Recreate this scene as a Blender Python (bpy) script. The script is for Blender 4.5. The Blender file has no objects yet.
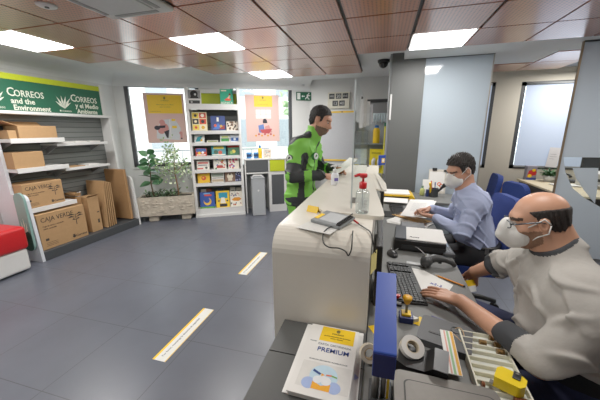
import bpy, bmesh, math, random
import numpy as np
from mathutils import Vector, Matrix
R = random.Random(7)
SC = bpy.context.scene
COL = SC.collection
PI = math.pi

# ------------------------------------------------------------------ materials
def lin(h):
    h = h.lstrip('#')
    o = []
    for i in (0, 2, 4):
        c = int(h[i:i+2], 16) / 255
        o.append(c / 12.92 if c <= .04045 else ((c + .055) / 1.055) ** 2.4)
    return (*o, 1)
MATS = {}
def mat(hexc, rough=.5, metal=0, var=.08, scale=40, bump=0, bscale=120, emis=0, coat=0, key=None, spec=None):
    k = key or (hexc, rough, metal, var, scale, bump, bscale, emis, coat)
    if k in MATS: return MATS[k]
    m = bpy.data.materials.new('surface_' + hexc.strip('#')); m.use_nodes = True
    nt = m.node_tree; b = nt.nodes['Principled BSDF']
    c = lin(hexc)
    tc = nt.nodes.new('ShaderNodeTexCoord')
    nz = nt.nodes.new('ShaderNodeTexNoise'); nz.inputs['Scale'].default_value = scale; nz.inputs['Detail'].default_value = 3
    nt.links.new(tc.outputs['Object'], nz.inputs['Vector'])
    rp = nt.nodes.new('ShaderNodeMix'); rp.data_type = 'RGBA'
    rp.inputs[6].default_value = tuple(max(0, x * (1 - var)) for x in c[:3]) + (1,)
    rp.inputs[7].default_value = tuple(min(1, x * (1 + var)) for x in c[:3]) + (1,)
    nt.links.new(nz.outputs['Fac'], rp.inputs[0])
    nt.links.new(rp.outputs[2], b.inputs['Base Color'])
    b.inputs['Roughness'].default_value = rough
    b.inputs['Metallic'].default_value = metal
    if coat: b.inputs['Coat Weight'].default_value = coat; b.inputs['Coat Roughness'].default_value = .19
    if emis:
        b.inputs['Emission Color'].default_value = c; b.inputs['Emission Strength'].default_value = emis
    if bump:
        n2 = nt.nodes.new('ShaderNodeTexNoise'); n2.inputs['Scale'].default_value = bscale; n2.inputs['Detail'].default_value = 4
        nt.links.new(tc.outputs['Object'], n2.inputs['Vector'])
        bp = nt.nodes.new('ShaderNodeBump'); bp.inputs['Strength'].default_value = bump; bp.inputs['Distance'].default_value = .01
        nt.links.new(n2.outputs['Fac'], bp.inputs['Height']); nt.links.new(bp.outputs['Normal'], b.inputs['Normal'])
    MATS[k] = m
    return m
def N(m): return m.node_tree, m.node_tree.nodes['Principled BSDF']
def math_node(nt, op, a, b=None):
    n = nt.nodes.new('ShaderNodeMath'); n.operation = op
    for i, v in enumerate((a, b)):
        if v is None: continue
        if isinstance(v, (int, float)): n.inputs[i].default_value = v
        else: nt.links.new(v, n.inputs[i])
    return n.outputs[0]
def tile_floor_mat():
    m = mat('#575b66', .42, 0, .18, 3, key='floor'); nt, b = N(m)
    tc = nt.nodes.new('ShaderNodeTexCoord'); sp = nt.nodes.new('ShaderNodeSeparateXYZ'); nt.links.new(tc.outputs['Object'], sp.inputs[0])
    T = .64
    def line(o, off):
        u = math_node(nt, 'FRACT', math_node(nt, 'DIVIDE', math_node(nt, 'ADD', o, off), T))
        d = math_node(nt, 'ABSOLUTE', math_node(nt, 'SUBTRACT', u, .5))
        return math_node(nt, 'GREATER_THAN', d, .5 - .0035)
    l = math_node(nt, 'MAXIMUM', line(sp.outputs[0], 2.0 + 10 * T), line(sp.outputs[1], -2.28 + 10 * T))
    src = b.inputs['Base Color'].links[0].from_socket
    mx = nt.nodes.new('ShaderNodeMix'); mx.data_type = 'RGBA'
    nt.links.new(l, mx.inputs[0]); nt.links.new(src, mx.inputs[6]); mx.inputs[7].default_value = lin('#393a3c')
    nt.links.new(mx.outputs[2], b.inputs['Base Color'])
    n2 = nt.nodes.new('ShaderNodeTexNoise'); n2.inputs['Scale'].default_value = 9; n2.inputs['Detail'].default_value = 6
    nt.links.new(tc.outputs['Object'], n2.inputs['Vector'])
    mr = nt.nodes.new('ShaderNodeMapRange'); mr.inputs[3].default_value = .26; mr.inputs[4].default_value = .4
    nt.links.new(n2.outputs['Fac'], mr.inputs[0]); nt.links.new(mr.outputs[0], b.inputs['Roughness'])
    return m
def ceiling_tile_mat():
    m = mat('#c07352', .3, .15, .06, 2, key='ctile', coat=.9); nt, b = N(m)
    tc = nt.nodes.new('ShaderNodeTexCoord'); sp = nt.nodes.new('ShaderNodeSeparateXYZ'); nt.links.new(tc.outputs['Object'], sp.inputs[0])
    def cell(o):
        return math_node(nt, 'SUBTRACT', math_node(nt, 'FRACT', math_node(nt, 'DIVIDE', math_node(nt, 'ADD', o, 20), .03)), .5)
    x, y = cell(sp.outputs[0]), cell(sp.outputs[1])
    r2 = math_node(nt, 'ADD', math_node(nt, 'MULTIPLY', x, x), math_node(nt, 'MULTIPLY', y, y))
    f = math_node(nt, 'LESS_THAN', r2, .055)
    src = b.inputs['Base Color'].links[0].from_socket
    mx = nt.nodes.new('ShaderNodeMix'); mx.data_type = 'RGBA'
    nt.links.new(f, mx.inputs[0]); nt.links.new(src, mx.inputs[6]); mx.inputs[7].default_value = lin('#6c483a')
    nt.links.new(mx.outputs[2], b.inputs['Base Color'])
    return m
def slat_mat():
    m = mat('#6d716f', .5, 0, .06, 30, key='slat'); nt, b = N(m)
    tc = nt.nodes.new('ShaderNodeTexCoord'); sp = nt.nodes.new('ShaderNodeSeparateXYZ'); nt.links.new(tc.outputs['Object'], sp.inputs[0])
    u = math_node(nt, 'FRACT', math_node(nt, 'DIVIDE', math_node(nt, 'ADD', sp.outputs[2], 5), .075))
    f = math_node(nt, 'LESS_THAN', u, .16)
    src = b.inputs['Base Color'].links[0].from_socket
    mx = nt.nodes.new('ShaderNodeMix'); mx.data_type = 'RGBA'
    nt.links.new(f, mx.inputs[0]); nt.links.new(src, mx.inputs[6]); mx.inputs[7].default_value = lin('#454846')
    nt.links.new(mx.outputs[2], b.inputs['Base Color'])
    return m
def clear_mat(name, tint=(1, 1, 1), gloss=.07, rough=.02):
    if name in MATS: return MATS[name]
    m = bpy.data.materials.new(name); m.use_nodes = True; nt = m.node_tree; nt.nodes.clear()
    o = nt.nodes.new('ShaderNodeOutputMaterial'); mx = nt.nodes.new('ShaderNodeMixShader'); mx.inputs[0].default_value = gloss
    t = nt.nodes.new('ShaderNodeBsdfTransparent'); t.inputs[0].default_value = (*tint, 1)
    g = nt.nodes.new('ShaderNodeBsdfGlossy'); g.inputs['Roughness'].default_value = rough
    nt.links.new(t.outputs[0], mx.inputs[1]); nt.links.new(g.outputs[0], mx.inputs[2]); nt.links.new(mx.outputs[0], o.inputs[0])
    MATS[name] = m; return m
def frosted_mat(name, hexc, transp, gloss=.12):
    if name in MATS: return MATS[name]
    m = bpy.data.materials.new(name); m.use_nodes = True; nt = m.node_tree; nt.nodes.clear()
    o = nt.nodes.new('ShaderNodeOutputMaterial')
    t = nt.nodes.new('ShaderNodeBsdfTransparent'); d = nt.nodes.new('ShaderNodeBsdfDiffuse'); d.inputs[0].default_value = lin(hexc)
    tl = nt.nodes.new('ShaderNodeBsdfTranslucent'); tl.inputs[0].default_value = lin(hexc)
    m0 = nt.nodes.new('ShaderNodeMixShader'); m0.inputs[0].default_value = .35
    nt.links.new(d.outputs[0], m0.inputs[1]); nt.links.new(tl.outputs[0], m0.inputs[2])
    m1 = nt.nodes.new('ShaderNodeMixShader'); m1.inputs[0].default_value = transp
    nt.links.new(m0.outputs[0], m1.inputs[1]); nt.links.new(t.outputs[0], m1.inputs[2])
    g = nt.nodes.new('ShaderNodeBsdfGlossy'); g.inputs['Roughness'].default_value = .08
    m2 = nt.nodes.new('ShaderNodeMixShader'); m2.inputs[0].default_value = gloss
    nt.links.new(m1.outputs[0], m2.inputs[1]); nt.links.new(g.outputs[0], m2.inputs[2]); nt.links.new(m2.outputs[0], o.inputs[0])
    MATS[name] = m; return m
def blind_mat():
    m = bpy.data.materials.new('blind_with_glow'); m.use_nodes = True; nt = m.node_tree; nt.nodes.clear()
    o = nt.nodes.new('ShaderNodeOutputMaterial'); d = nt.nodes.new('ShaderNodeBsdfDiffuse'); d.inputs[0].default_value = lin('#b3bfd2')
    e = nt.nodes.new('ShaderNodeEmission'); e.inputs[0].default_value = lin('#b9cdec'); e.inputs[1].default_value = .26  # faint emission imitates daylight coming through the fabric
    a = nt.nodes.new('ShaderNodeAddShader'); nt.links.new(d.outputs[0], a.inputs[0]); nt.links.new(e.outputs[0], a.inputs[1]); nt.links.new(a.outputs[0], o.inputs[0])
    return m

WHITE = mat('#dcdcda', .45, var=.03)
WALL = mat('#d9dad8', .8, var=.03, scale=6)
BEIGEWALL = mat('#cdc7b9', .8, var=.03, scale=6)
PLASTER = mat('#e6e8e8', .85, var=.03, scale=5)
DARK = mat('#3b3d3f', .5)
BLACK = mat('#161617', .45)
FRAME = mat('#3f4246', .45)
GREY = mat('#8d9092', .5)
STEEL = mat('#8b8986', .34, .85, .05)
LIME = mat('#b9c61c', .5)
YEL = mat('#efc41a', .5)
GREEN = mat('#14593f', .5)
CARD = mat('#b08a5f', .8, var=.1, scale=25)
CARD2 = mat('#a17a50', .8, var=.1, scale=25)
CARDIN = mat('#7f6040', .85)
INK = mat('#3a332c', .7)
PAPER = mat('#e6e5e1', .7, var=.02)
RED = mat('#c0171b', .35)
BLUE = mat('#27418f', .4)
SLAT = slat_mat()
CLEAR = clear_mat('clear_glass', (.97, .99, .98), .06)
ACRY = clear_mat('clear_acrylic', (.95, .97, .97), .07)
PLASTIC = clear_mat('clear_plastic', (.86, .9, .9), .14, .1)

# ------------------------------------------------------------------ objects
def tag(o, label=None, cat=None, group=None, kind=None):
    if label: o['label'] = label
    if cat: o['category'] = cat
    if group: o['group'] = group
    if kind: o['kind'] = kind
    return o
def thing(name, label, cat, loc=(0, 0, 0), rotz=0, group=None, kind=None):
    o = bpy.data.objects.new(name, None); COL.objects.link(o)
    o.location = loc; o.rotation_euler = (0, 0, rotz); o.empty_display_size = .05
    return tag(o, label, cat, group, kind)
def T(x=0, y=0, z=0): return Matrix.Translation((x, y, z))
def RX(a): return Matrix.Rotation(math.radians(a), 4, 'X')
def RY(a): return Matrix.Rotation(math.radians(a), 4, 'Y')
def RZ(a): return Matrix.Rotation(math.radians(a), 4, 'Z')
class MB:
    def __init__(s, *mats, M=None):
        s.v = []; s.f = []; s.mi = []; s.mats = list(mats); s.M = M
    def m(s, m):
        if isinstance(m, int): return m
        if m not in s.mats: s.mats.append(m)
        return s.mats.index(m)
    def add(s, vs, fs, m=0, M=None):
        b = len(s.v); m = s.m(m)
        for v in vs:
            v = Vector(v)
            if M is not None: v = M @ v
            if s.M is not None: v = s.M @ v
            s.v.append(v)
        for f in fs: s.f.append([b + i for i in f]); s.mi.append(m)
        return s
    def box(s, x0, x1, y0, y1, z0, z1, m=0, M=None):
        vs = [(x, y, z) for x in (x0, x1) for y in (y0, y1) for z in (z0, z1)]
        return s.add(vs, [(0, 1, 3, 2), (4, 6, 7, 5), (0, 4, 5, 1), (2, 3, 7, 6), (0, 2, 6, 4), (1, 5, 7, 3)], m, M)
    def quad(s, pts, m=0, M=None): return s.add(pts, [tuple(range(len(pts)))], m, M)
    def cyl(s, p0, p1, r0, r1=None, n=16, m=0, M=None):
        return s.tube([p0, p1], [r0, r0 if r1 is None else r1], n, m, M)
    def tube(s, pts, r, n=8, m=0, M=None, caps=True):
        P = [Vector(p) for p in pts]; rs = r if isinstance(r, (list, tuple)) else [r] * len(P)
        vs = []; fs = []; up = None
        for i, p in enumerate(P):
            t = (P[min(i + 1, len(P) - 1)] - P[max(i - 1, 0)]).normalized()
            if up is None:
                up = t.orthogonal().normalized()
            up = (up - t * up.dot(t)).normalized(); sd = t.cross(up)
            for k in range(n):
                a = 2 * PI * k / n
                vs.append(p + (up * math.cos(a) + sd * math.sin(a)) * rs[i])
        for i in range(len(P) - 1):
            for k in range(n):
                k2 = (k + 1) % n
                fs.append((i * n + k, i * n + k2, (i + 1) * n + k2, (i + 1) * n + k))
        if caps:
            fs.append(tuple(range(n))[::-1]); fs.append(tuple((len(P) - 1) * n + k for k in range(n)))
        return s.add(vs, fs, m, M)
    def lathe(s, prof, c=(0, 0, 0), n=20, m=0, M=None):
        vs = []; fs = []
        for r, z in prof:
            for k in range(n):
                a = 2 * PI * k / n; vs.append((c[0] + r * math.cos(a), c[1] + r * math.sin(a), c[2] + z))
        for i in range(len(prof) - 1):
            for k in range(n):
                k2 = (k + 1) % n; fs.append((i * n + k, i * n + k2, (i + 1) * n + k2, (i + 1) * n + k))
        fs.append(tuple(range(n))[::-1]); fs.append(tuple((len(prof) - 1) * n + k for k in range(n)))
        return s.add(vs, fs, m, M)
    def prism(s, poly, h0, h1, m=0, M=None, side=None):
        n = len(poly)
        vs = [(x, y, h0) for x, y in poly] + [(x, y, h1) for x, y in poly]
        fs = [tuple(range(n))[::-1], tuple(range(n, 2 * n))]
        s.add(vs, fs, m, M)
        return s.add(vs, [(i, (i + 1) % n, n + (i + 1) % n, n + i) for i in range(n)], m if side is None else side, M)
    def sphere(s, c, r, n=12, m=0, M=None):
        rx, ry, rz = (r, r, r) if isinstance(r, (int, float)) else r
        vs = []; fs = []; h = n // 2 + 1
        for i in range(h):
            p = PI * i / (h - 1) * .998 + .002
            for k in range(n):
                a = 2 * PI * k / n
                vs.append((c[0] + rx * math.sin(p) * math.cos(a), c[1] + ry * math.sin(p) * math.sin(a), c[2] - rz * math.cos(p)))
        for i in range(h - 1):
            for k in range(n):
                k2 = (k + 1) % n; fs.append((i * n + k, i * n + k2, (i + 1) * n + k2, (i + 1) * n + k))
        return s.add(vs, fs, m, M)
    def build(s, name, parent=None, bevel=0, smooth=False, seg=2, loc=None, fix=True):
        me = bpy.data.meshes.new(name)
        off = Vector(loc) if loc is not None else Vector((0, 0, 0))
        me.from_pydata([tuple(v - off) for v in s.v], [], s.f)
        for mm in s.mats: me.materials.append(mm)
        me.polygons.foreach_set('material_index', s.mi)
        if fix:
            bm = bmesh.new(); bm.from_mesh(me); bmesh.ops.recalc_face_normals(bm, faces=bm.faces); bm.to_mesh(me); bm.free()
        if smooth: me.polygons.foreach_set('use_smooth', [True] * len(me.polygons))
        o = bpy.data.objects.new(name, me); COL.objects.link(o); o.location = off
        if parent is not None: o.parent = parent
        if bevel:
            md = o.modifiers.new('Bevel', 'BEVEL'); md.width = bevel; md.segments = seg; md.limit_method = 'ANGLE'; md.angle_limit = math.radians(35)
            md.harden_normals = False
        return o
def rrect(x0, x1, y0, y1, r, n=5):
    o = []
    for cx, cy, a0 in ((x1 - r, y1 - r, 0), (x0 + r, y1 - r, 90), (x0 + r, y0 + r, 180), (x1 - r, y0 + r, 270)):
        for k in range(n + 1):
            a = math.radians(a0 + 90 * k / n); o.append((cx + r * math.cos(a), cy + r * math.sin(a)))
    return o
def circ(cx, cy, r, n=16, ry=None): return [(cx + r * math.cos(2 * PI * k / n), cy + (ry or r) * math.sin(2 * PI * k / n)) for k in range(n)]
def text(s, size, M, m, name='lettering', parent=None, align='LEFT', depth=.0008, sx=1, cat=None, label=None, shear=0, bold=0):
    cu = bpy.data.curves.new('t', 'FONT'); cu.body = s; cu.size = size; cu.align_x = align; cu.extrude = depth; cu.resolution_u = 2
    cu.shear = shear; cu.offset = bold
    o = bpy.data.objects.new('t', cu); COL.objects.link(o)
    dg = bpy.context.evaluated_depsgraph_get(); dg.update()
    me = bpy.data.meshes.new_from_object(o.evaluated_get(dg)); bpy.data.objects.remove(o); bpy.data.curves.remove(cu)
    me.transform(M @ Matrix.Diagonal((sx, 1, 1, 1)))
    me.materials.clear(); me.materials.append(m); me.name = name
    ob = bpy.data.objects.new(name, me); COL.objects.link(ob)
    if parent is not None: ob.parent = parent
    return ob
def dup(root, loc=None, rotz=None, label=None):
    r = root.copy(); COL.objects.link(r)
    if loc is not None: r.location = loc
    if rotz is not None: r.rotation_euler = (0, 0, rotz)
    if label: r['label'] = label
    for ch in list(root.children):
        c = ch.copy(); COL.objects.link(c); c.parent = r
        for g in list(ch.children):
            d = g.copy(); COL.objects.link(d); d.parent = c
    return r

# ------------------------------------------------------------------ implicit surfaces for bodies, hair and clothes
class SDF:
    def __init__(s, h): s.h = h; s.p = []
    def cap(s, a, b, ra, rb=None, k=.02): s.p.append(('c', np.array(a, float), np.array(b, float), ra, ra if rb is None else rb, k, 1)); return s
    def path(s, pts, rs, k=.02):
        for i in range(len(pts) - 1): s.cap(pts[i], pts[i + 1], rs[i], rs[i + 1], k)
        return s
    def ell(s, c, r, A=None, k=.02, sign=1): s.p.append(('e', np.array(c, float), np.array(r, float), np.eye(3) if A is None else np.array(A, float), k, sign)); return s
    def fn(s, lo, hi, f): s.p.append(('f', np.array(lo, float), np.array(hi, float), f)); return s
    def mesh(s, post=None, pad=.03):
        lo = np.full(3, 1e9); hi = -lo
        for q in s.p:
            if q[0] == 'c':
                r = max(q[3], q[4]); lo = np.minimum(lo, np.minimum(q[1], q[2]) - r); hi = np.maximum(hi, np.maximum(q[1], q[2]) + r)
            elif q[0] == 'e' and q[5] > 0: lo = np.minimum(lo, q[1] - q[2].max()); hi = np.maximum(hi, q[1] + q[2].max())
        lo -= pad; hi += pad; h = s.h
        n = np.ceil((hi - lo) / h).astype(int) + 1
        V = np.full(n, .2, np.float32)
        ax = [lo[i] + h * np.arange(n[i]) for i in range(3)]
        for q in s.p:
            if q[0] == 'c':
                r = max(q[3], q[4]); k = q[5]; a0 = np.minimum(q[1], q[2]) - r; a1 = np.maximum(q[1], q[2]) + r
            elif q[0] == 'e': k = q[4]; a0 = q[1] - q[2].max(); a1 = q[1] + q[2].max()
            else: k = 0; a0, a1 = q[1], q[2]
            mg = k + 3 * h
            i0 = np.clip(((a0 - mg - lo) / h).astype(int), 0, n); i1 = np.clip(((a1 + mg - lo) / h).astype(int) + 2, 0, n)
            if np.any(i1 <= i0): continue
            sl = tuple(slice(i0[d], i1[d]) for d in range(3))
            X = ax[0][sl[0]][:, None, None]; Y = ax[1][sl[1]][None, :, None]; Z = ax[2][sl[2]][None, None, :]
            if q[0] == 'c':
                a, b = q[1], q[2]; d = b - a; L = max(d @ d, 1e-12)
                t = np.clip(((X - a[0]) * d[0] + (Y - a[1]) * d[1] + (Z - a[2]) * d[2]) / L, 0, 1)
                D = np.sqrt((X - a[0] - t * d[0]) ** 2 + (Y - a[1] - t * d[1]) ** 2 + (Z - a[2] - t * d[2]) ** 2) - (q[3] + t * (q[4] - q[3])); sg = 1
            elif q[0] == 'e':
                c, r, A = q[1], q[2], q[3]
                P = [(X - c[0]) * A[i][0] + (Y - c[1]) * A[i][1] + (Z - c[2]) * A[i][2] for i in range(3)]
                k0 = np.sqrt(sum((P[i] / r[i]) ** 2 for i in range(3))); k1 = np.sqrt(sum((P[i] / r[i] ** 2) ** 2 for i in range(3))) + 1e-9
                D = k0 * (k0 - 1) / k1; sg = q[5]
            else:
                V[sl] = q[3](X, Y, Z, V[sl]); continue
            O = V[sl]
            if sg > 0:
                if k > 0:
                    hh = np.maximum(k - np.abs(O - D), 0) / k; V[sl] = np.minimum(O, D) - hh * hh * k * .25
                else: V[sl] = np.minimum(O, D)
            else: V[sl] = np.maximum(O, -D)
        if post: V = post(ax[0][:, None, None], ax[1][None, :, None], ax[2][None, None, :], V).astype(np.float32)
        ins = V < 0
        c = ins[:-1, :-1, :-1].astype(np.int8)
        cnt = np.zeros_like(c)
        for dx in (0, 1):
            for dy in (0, 1):
                for dz in (0, 1):
                    cnt += ins[dx:n[0] - 1 + dx, dy:n[1] - 1 + dy, dz:n[2] - 1 + dz]
        act = (cnt > 0) & (cnt < 8)
        idx = np.argwhere(act); ID = np.full(act.shape, -1, np.int64); ID[act] = np.arange(len(idx))
        pos = np.zeros((len(idx), 3)); w = np.zeros(len(idx))
        cs = [(a, b, c_) for a in (0, 1) for b in (0, 1) for c_ in (0, 1)]
        for a in cs:
            for d in range(3):
                if a[d]: continue
                b = list(a); b[d] = 1
                va = V[idx[:, 0] + a[0], idx[:, 1] + a[1], idx[:, 2] + a[2]]; vb = V[idx[:, 0] + b[0], idx[:, 1] + b[1], idx[:, 2] + b[2]]
                x = (va < 0) != (vb < 0); t = np.where(x, va / np.where(x, va - vb, 1), 0)
                pt = np.tile(np.array(a, float), (len(idx), 1)); pt[:, d] += t
                pos += pt * x[:, None]; w += x
        pos = lo + h * (idx + pos / w[:, None])
        Fs = []
        for d in range(3):
            e = [slice(None)] * 3; f = [slice(None)] * 3; e[d] = slice(0, -1); f[d] = slice(1, None)
            A = ins[tuple(e)]; B = ins[tuple(f)]
            ch = np.argwhere(A != B); u, v = (d + 1) % 3, (d + 2) % 3
            ok = (ch[:, u] > 0) & (ch[:, v] > 0) & (ch[:, u] < n[u] - 1) & (ch[:, v] < n[v] - 1); ch = ch[ok]
            if not len(ch): continue
            g = []
            for du, dv in ((-1, -1), (0, -1), (0, 0), (-1, 0)):
                cc = ch.copy(); cc[:, u] += du; cc[:, v] += dv; g.append(ID[cc[:, 0], cc[:, 1], cc[:, 2]])
            q = np.stack(g, 1); flip = ~A[ch[:, 0], ch[:, 1], ch[:, 2]]
            q[flip] = q[flip][:, ::-1]; Fs.append(q)
        return pos, np.concatenate(Fs)
def sdf_obj(name, sdf, mats, parent=None, post=None, mfun=None, loc=(0, 0, 0), smooth_it=0):
    P, F = sdf.mesh(post)
    for _ in range(smooth_it):
        A = np.zeros_like(P); c = np.zeros(len(P))
        for i in range(4):
            for j in ((i + 1) % 4, (i + 3) % 4):
                np.add.at(A, F[:, i], P[F[:, j]]); np.add.at(c, F[:, i], 1)
        P = P * .5 + .5 * A / np.maximum(c, 1)[:, None]
    loc = np.array(loc, float)
    me = bpy.data.meshes.new(name); Q = P - loc
    me.vertices.add(len(Q)); me.vertices.foreach_set('co', Q.astype(np.float32).ravel())
    me.loops.add(F.size); me.loops.foreach_set('vertex_index', F.astype(np.int32).ravel())
    me.polygons.add(len(F)); me.polygons.foreach_set('loop_start', np.arange(0, F.size, 4, dtype=np.int32))
    for m in mats: me.materials.append(m)
    if mfun is not None:
        me.polygons.foreach_set('material_index', mfun(P[F].mean(1)).astype(np.int32))
    me.polygons.foreach_set('use_smooth', np.ones(len(F), bool))
    me.update(calc_edges=True); me.validate()
    o = bpy.data.objects.new(name, me); COL.objects.link(o)
    if parent is not None: o.parent = parent
    else: o.location = loc
    return o
# ------------------------------------------------------------------ the room
CT = 2.51      # tile island height
def struct(name, mb, parent=None, **k):
    o = mb.build(name, parent, **k); o['kind'] = 'structure'; return o
struct('floor', MB(tile_floor_mat()).box(-4.9, 5.2, -2.2, 6.4, -.1, 0))
struct('ceiling', MB(PLASTER).box(-4.9, 5.2, -2.2, 6.4, 2.6, 2.7))
XL = [-3.90 + .59 * i for i in range(16)]
YL = [-2.0 + 0] ; YL = [2.703 + .608 * j for j in range(-8, 7)]
tm = ceiling_tile_mat(); tb = MB(tm, BLACK)
def has(i, j):
    x, y = XL[i] + .295, YL[j] + .3
    if y < 3.3: ok = x > -3.9
    elif y < 3.9: ok = x > -3.31
    elif y < 4.5: ok = -2.72 < x < -.36 or x > 3.2
    elif y < 5.1: ok = -2.13 < x < -.36 or x > 2.0
    else: ok = x > .23
    return ok
LIGHTS = [(3, 8, 'square white ceiling light panel nearest the centre of the room'), (3, 11, 'small-looking ceiling light panel at the far window wall'),
          (7, 9, 'ceiling light panel above the grey pillar and frosted partition'), (0, 7, 'ceiling light panel above the green sign on the left'),
          (7, 5, None), (3, 4, None), (10, 7, None), (11, 12, None), (0, 3, None)]  # unlabelled cells: unseen lamps without panels; the last added to brighten the left
lit = {(a, b) for a, b, c in LIGHTS}
for i in range(15):
    for j in range(14):
        if YL[j] + .6 > 6.2: continue
        if has(i, j):
            x0, y0 = XL[i], YL[j]; g = .009
            tb.box(x0, x0 + .59, y0, y0 + .608, CT + .022, CT + .03, 1)  # black backing put in as painted shade behind the tile gaps
            if (i, j) in lit: continue
            if 2 < i < 5 and 6 <= j <= 6 and i == 3: continue
            gx = .016 if i in (5, 6, 7) else g
            tb.box(x0 + gx, x0 + .59 - gx, y0 + g, y0 + .608 - g, CT, CT + .02, 0)
t_o = struct('ceiling.001', tb)
struct('ceiling.002', MB(PLASTER).box(.225, 2.0, 3.925, 5.125, CT + .006, 2.6).box(2.0, 3.25, 3.925, 4.52, CT + .006, 2.6))
diff = mat('#ffffff', .6, var=0, emis=9, key='diffuser')
for i, j, lab in LIGHTS:
    x, y = XL[i] + .295, YL[j] + .304
    if lab:
        t = thing('ceiling_light', lab, 'ceiling light', (x, y, CT), group='ceiling light panels')
        MB(WHITE).box(-.29, .29, -.296, .296, .004, .02).build('frame', t)
        MB(diff).box(-.272, .272, -.28, .28, -.004, .004).build('diffuser', t)
    l = bpy.data.lights.new('panel_and_fill_lamp', 'AREA'); l.shape = 'SQUARE'; l.size = .52; l.energy = 15 if (i, j) == (7, 5) else 21 if lab else 30; l.color = (1, .97, .92)
    lo = bpy.data.objects.new('panel_and_fill_lamp', l); COL.objects.link(lo); lo.location = (x, y, CT - .012)
# walls
struct('wall_left', MB(WALL).box(-4.85, -4.65, -2.2, 4.34, 0, 2.6))
struct('wall_rear', MB(WALL).box(-4.85, 5.2, -2.2, -2.0, 0, 2.6))
struct('wall_right', MB(BEIGEWALL).box(5.0, 5.2, -2.0, 6.1, 0, 2.6))
WW = (-4.52, 4.41); WA = math.atan2(.4863, .8738); WM = T(WW[0], WW[1], 0) @ Matrix.Rotation(WA, 4, 'Z')
def wf(x, y=0, z=0): return WM @ Vector((x, y, z))
wb = MB(WALL, M=WM)
for a, b, z0, z1 in ((-.15, .02, 0, 2.6), (.02, 1.3, 0, .95), (.02, 1.3, 2.46, 2.6), (1.3, 1.88, 0, 2.6), (1.88, 3.1, 0, .86), (1.88, 3.1, 2.48, 2.6), (3.1, 3.485, 0, 2.6)):
    wb.box(a, b, 0, .22, z0, z1)
struct('wall_window', wb)
bb = MB(BEIGEWALL, WALL)
bb.box(-1.49, .6, 6.1, 6.32, 0, 2.6, 1)
for a, b, z0, z1 in ((.6, 1.0, 0, 2.6), (1.0, 1.87, 0, .9), (1.0, 1.87, 2.4, 2.6), (1.87, 2.26, 0, 2.6), (2.26, 3.7, 0, .9), (2.26, 3.7, 2.385, 2.6), (3.7, 5.0, 0, 2.6)):
    bb.box(a, b, 6.1, 6.32, z0, z1, 0)
struct('wall_back', bb)
# soft cove where wall meets plaster
cv = MB(PLASTER)
pr = [(0, 0)] + [(.3 - .3 * math.sin(a), -.2 + .2 * math.cos(a)) for a in [PI / 2 * k / 8 for k in range(9)]]
def cove(p0, p1, nrm):
    p0, p1 = Vector((*p0, 2.6)), Vector((*p1, 2.6)); nv = Vector((*nrm, 0)); k = len(pr)
    vs = [p + nv * a + Vector((0, 0, b)) for p in (p0, p1) for a, b in pr]
    cv.add(vs, [(i, (i + 1) % k, k + (i + 1) % k, k + i) for i in range(k)])
cove((-4.65, -2), (-4.65, 4.5), (1, 0))
cove((-4.65, 4.337), (-1.48, 6.1), (.4863, -.8738))
struct('trim_1', cv, smooth=False)
struct('baseboard_left', MB(GREY).box(-4.65, -4.635, -2, 4.33, 0, .08))
struct('baseboard_window', MB(GREY, M=WM).box(-.14, 3.48, -.014, 0, 0, .08))
struct('baseboard_back', MB(GREY).box(-1.47, 5, 6.086, 6.1, 0, .08))
def window(n, M, a, b, z0, z1, y0=.02, mull=()):
    w = thing('window_%d' % n, None, None, kind='structure')
    f = MB(FRAME, M=M); k = .065
    f.box(a, a + k, y0, y0 + .07, z0, z1).box(b - k, b, y0, y0 + .07, z0, z1).box(a, b, y0, y0 + .07, z0, z0 + k).box(a, b, y0, y0 + .07, z1 - k, z1)
    f.build('window_frame', w)
    MB(CLEAR, M=M).box(a + k, b - k, y0 + .03, y0 + .038, z0 + k, z1 - k).build('pane', w)
    if n < 3: MB(WHITE, M=M).box(a - .02, b + .02, -.03, .02, z0 - .03, z0).build('window_sill', w)
    return w
window(1, WM, .02, 1.3, .95, 2.46); window(2, WM, 1.88, 3.1, .86, 2.48)
window(3, T(0, 6.1, 0), 1.0, 1.87, .9, 2.4, 0); window(4, T(0, 6.1, 0), 2.26, 3.7, .9, 2.385, 0)
BL = blind_mat()
for a, b, z1, lab in ((1.06, 1.81, 2.35, 'pale blue roller blind in the narrow window beside the frosted partition'), (2.33, 3.64, 2.33, 'wide pale blue roller blind drawn over the window at the right')):
    t = thing('roller_blind', lab, 'blind', (a, 6.09, .93))
    MB(BL).box(0, b - a, -.004, 0, .03, z1 - .93).build('fabric', t)
    MB(GREY).cyl((0, -.012, z1 - .915), (b - a, -.012, z1 - .915), .02).build('roller', t, smooth=True)
    MB(GREY).box(0, b - a, -.01, .002, 0, .03).build('bottom_bar', t)
# grey pillar
pm = mat('#585a59', .5, .0, .1, 1.2, key='pillar')
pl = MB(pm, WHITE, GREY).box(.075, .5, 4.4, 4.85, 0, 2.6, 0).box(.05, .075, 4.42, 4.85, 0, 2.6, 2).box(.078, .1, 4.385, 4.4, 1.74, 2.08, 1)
struct('wall_pillar', pl)
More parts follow.
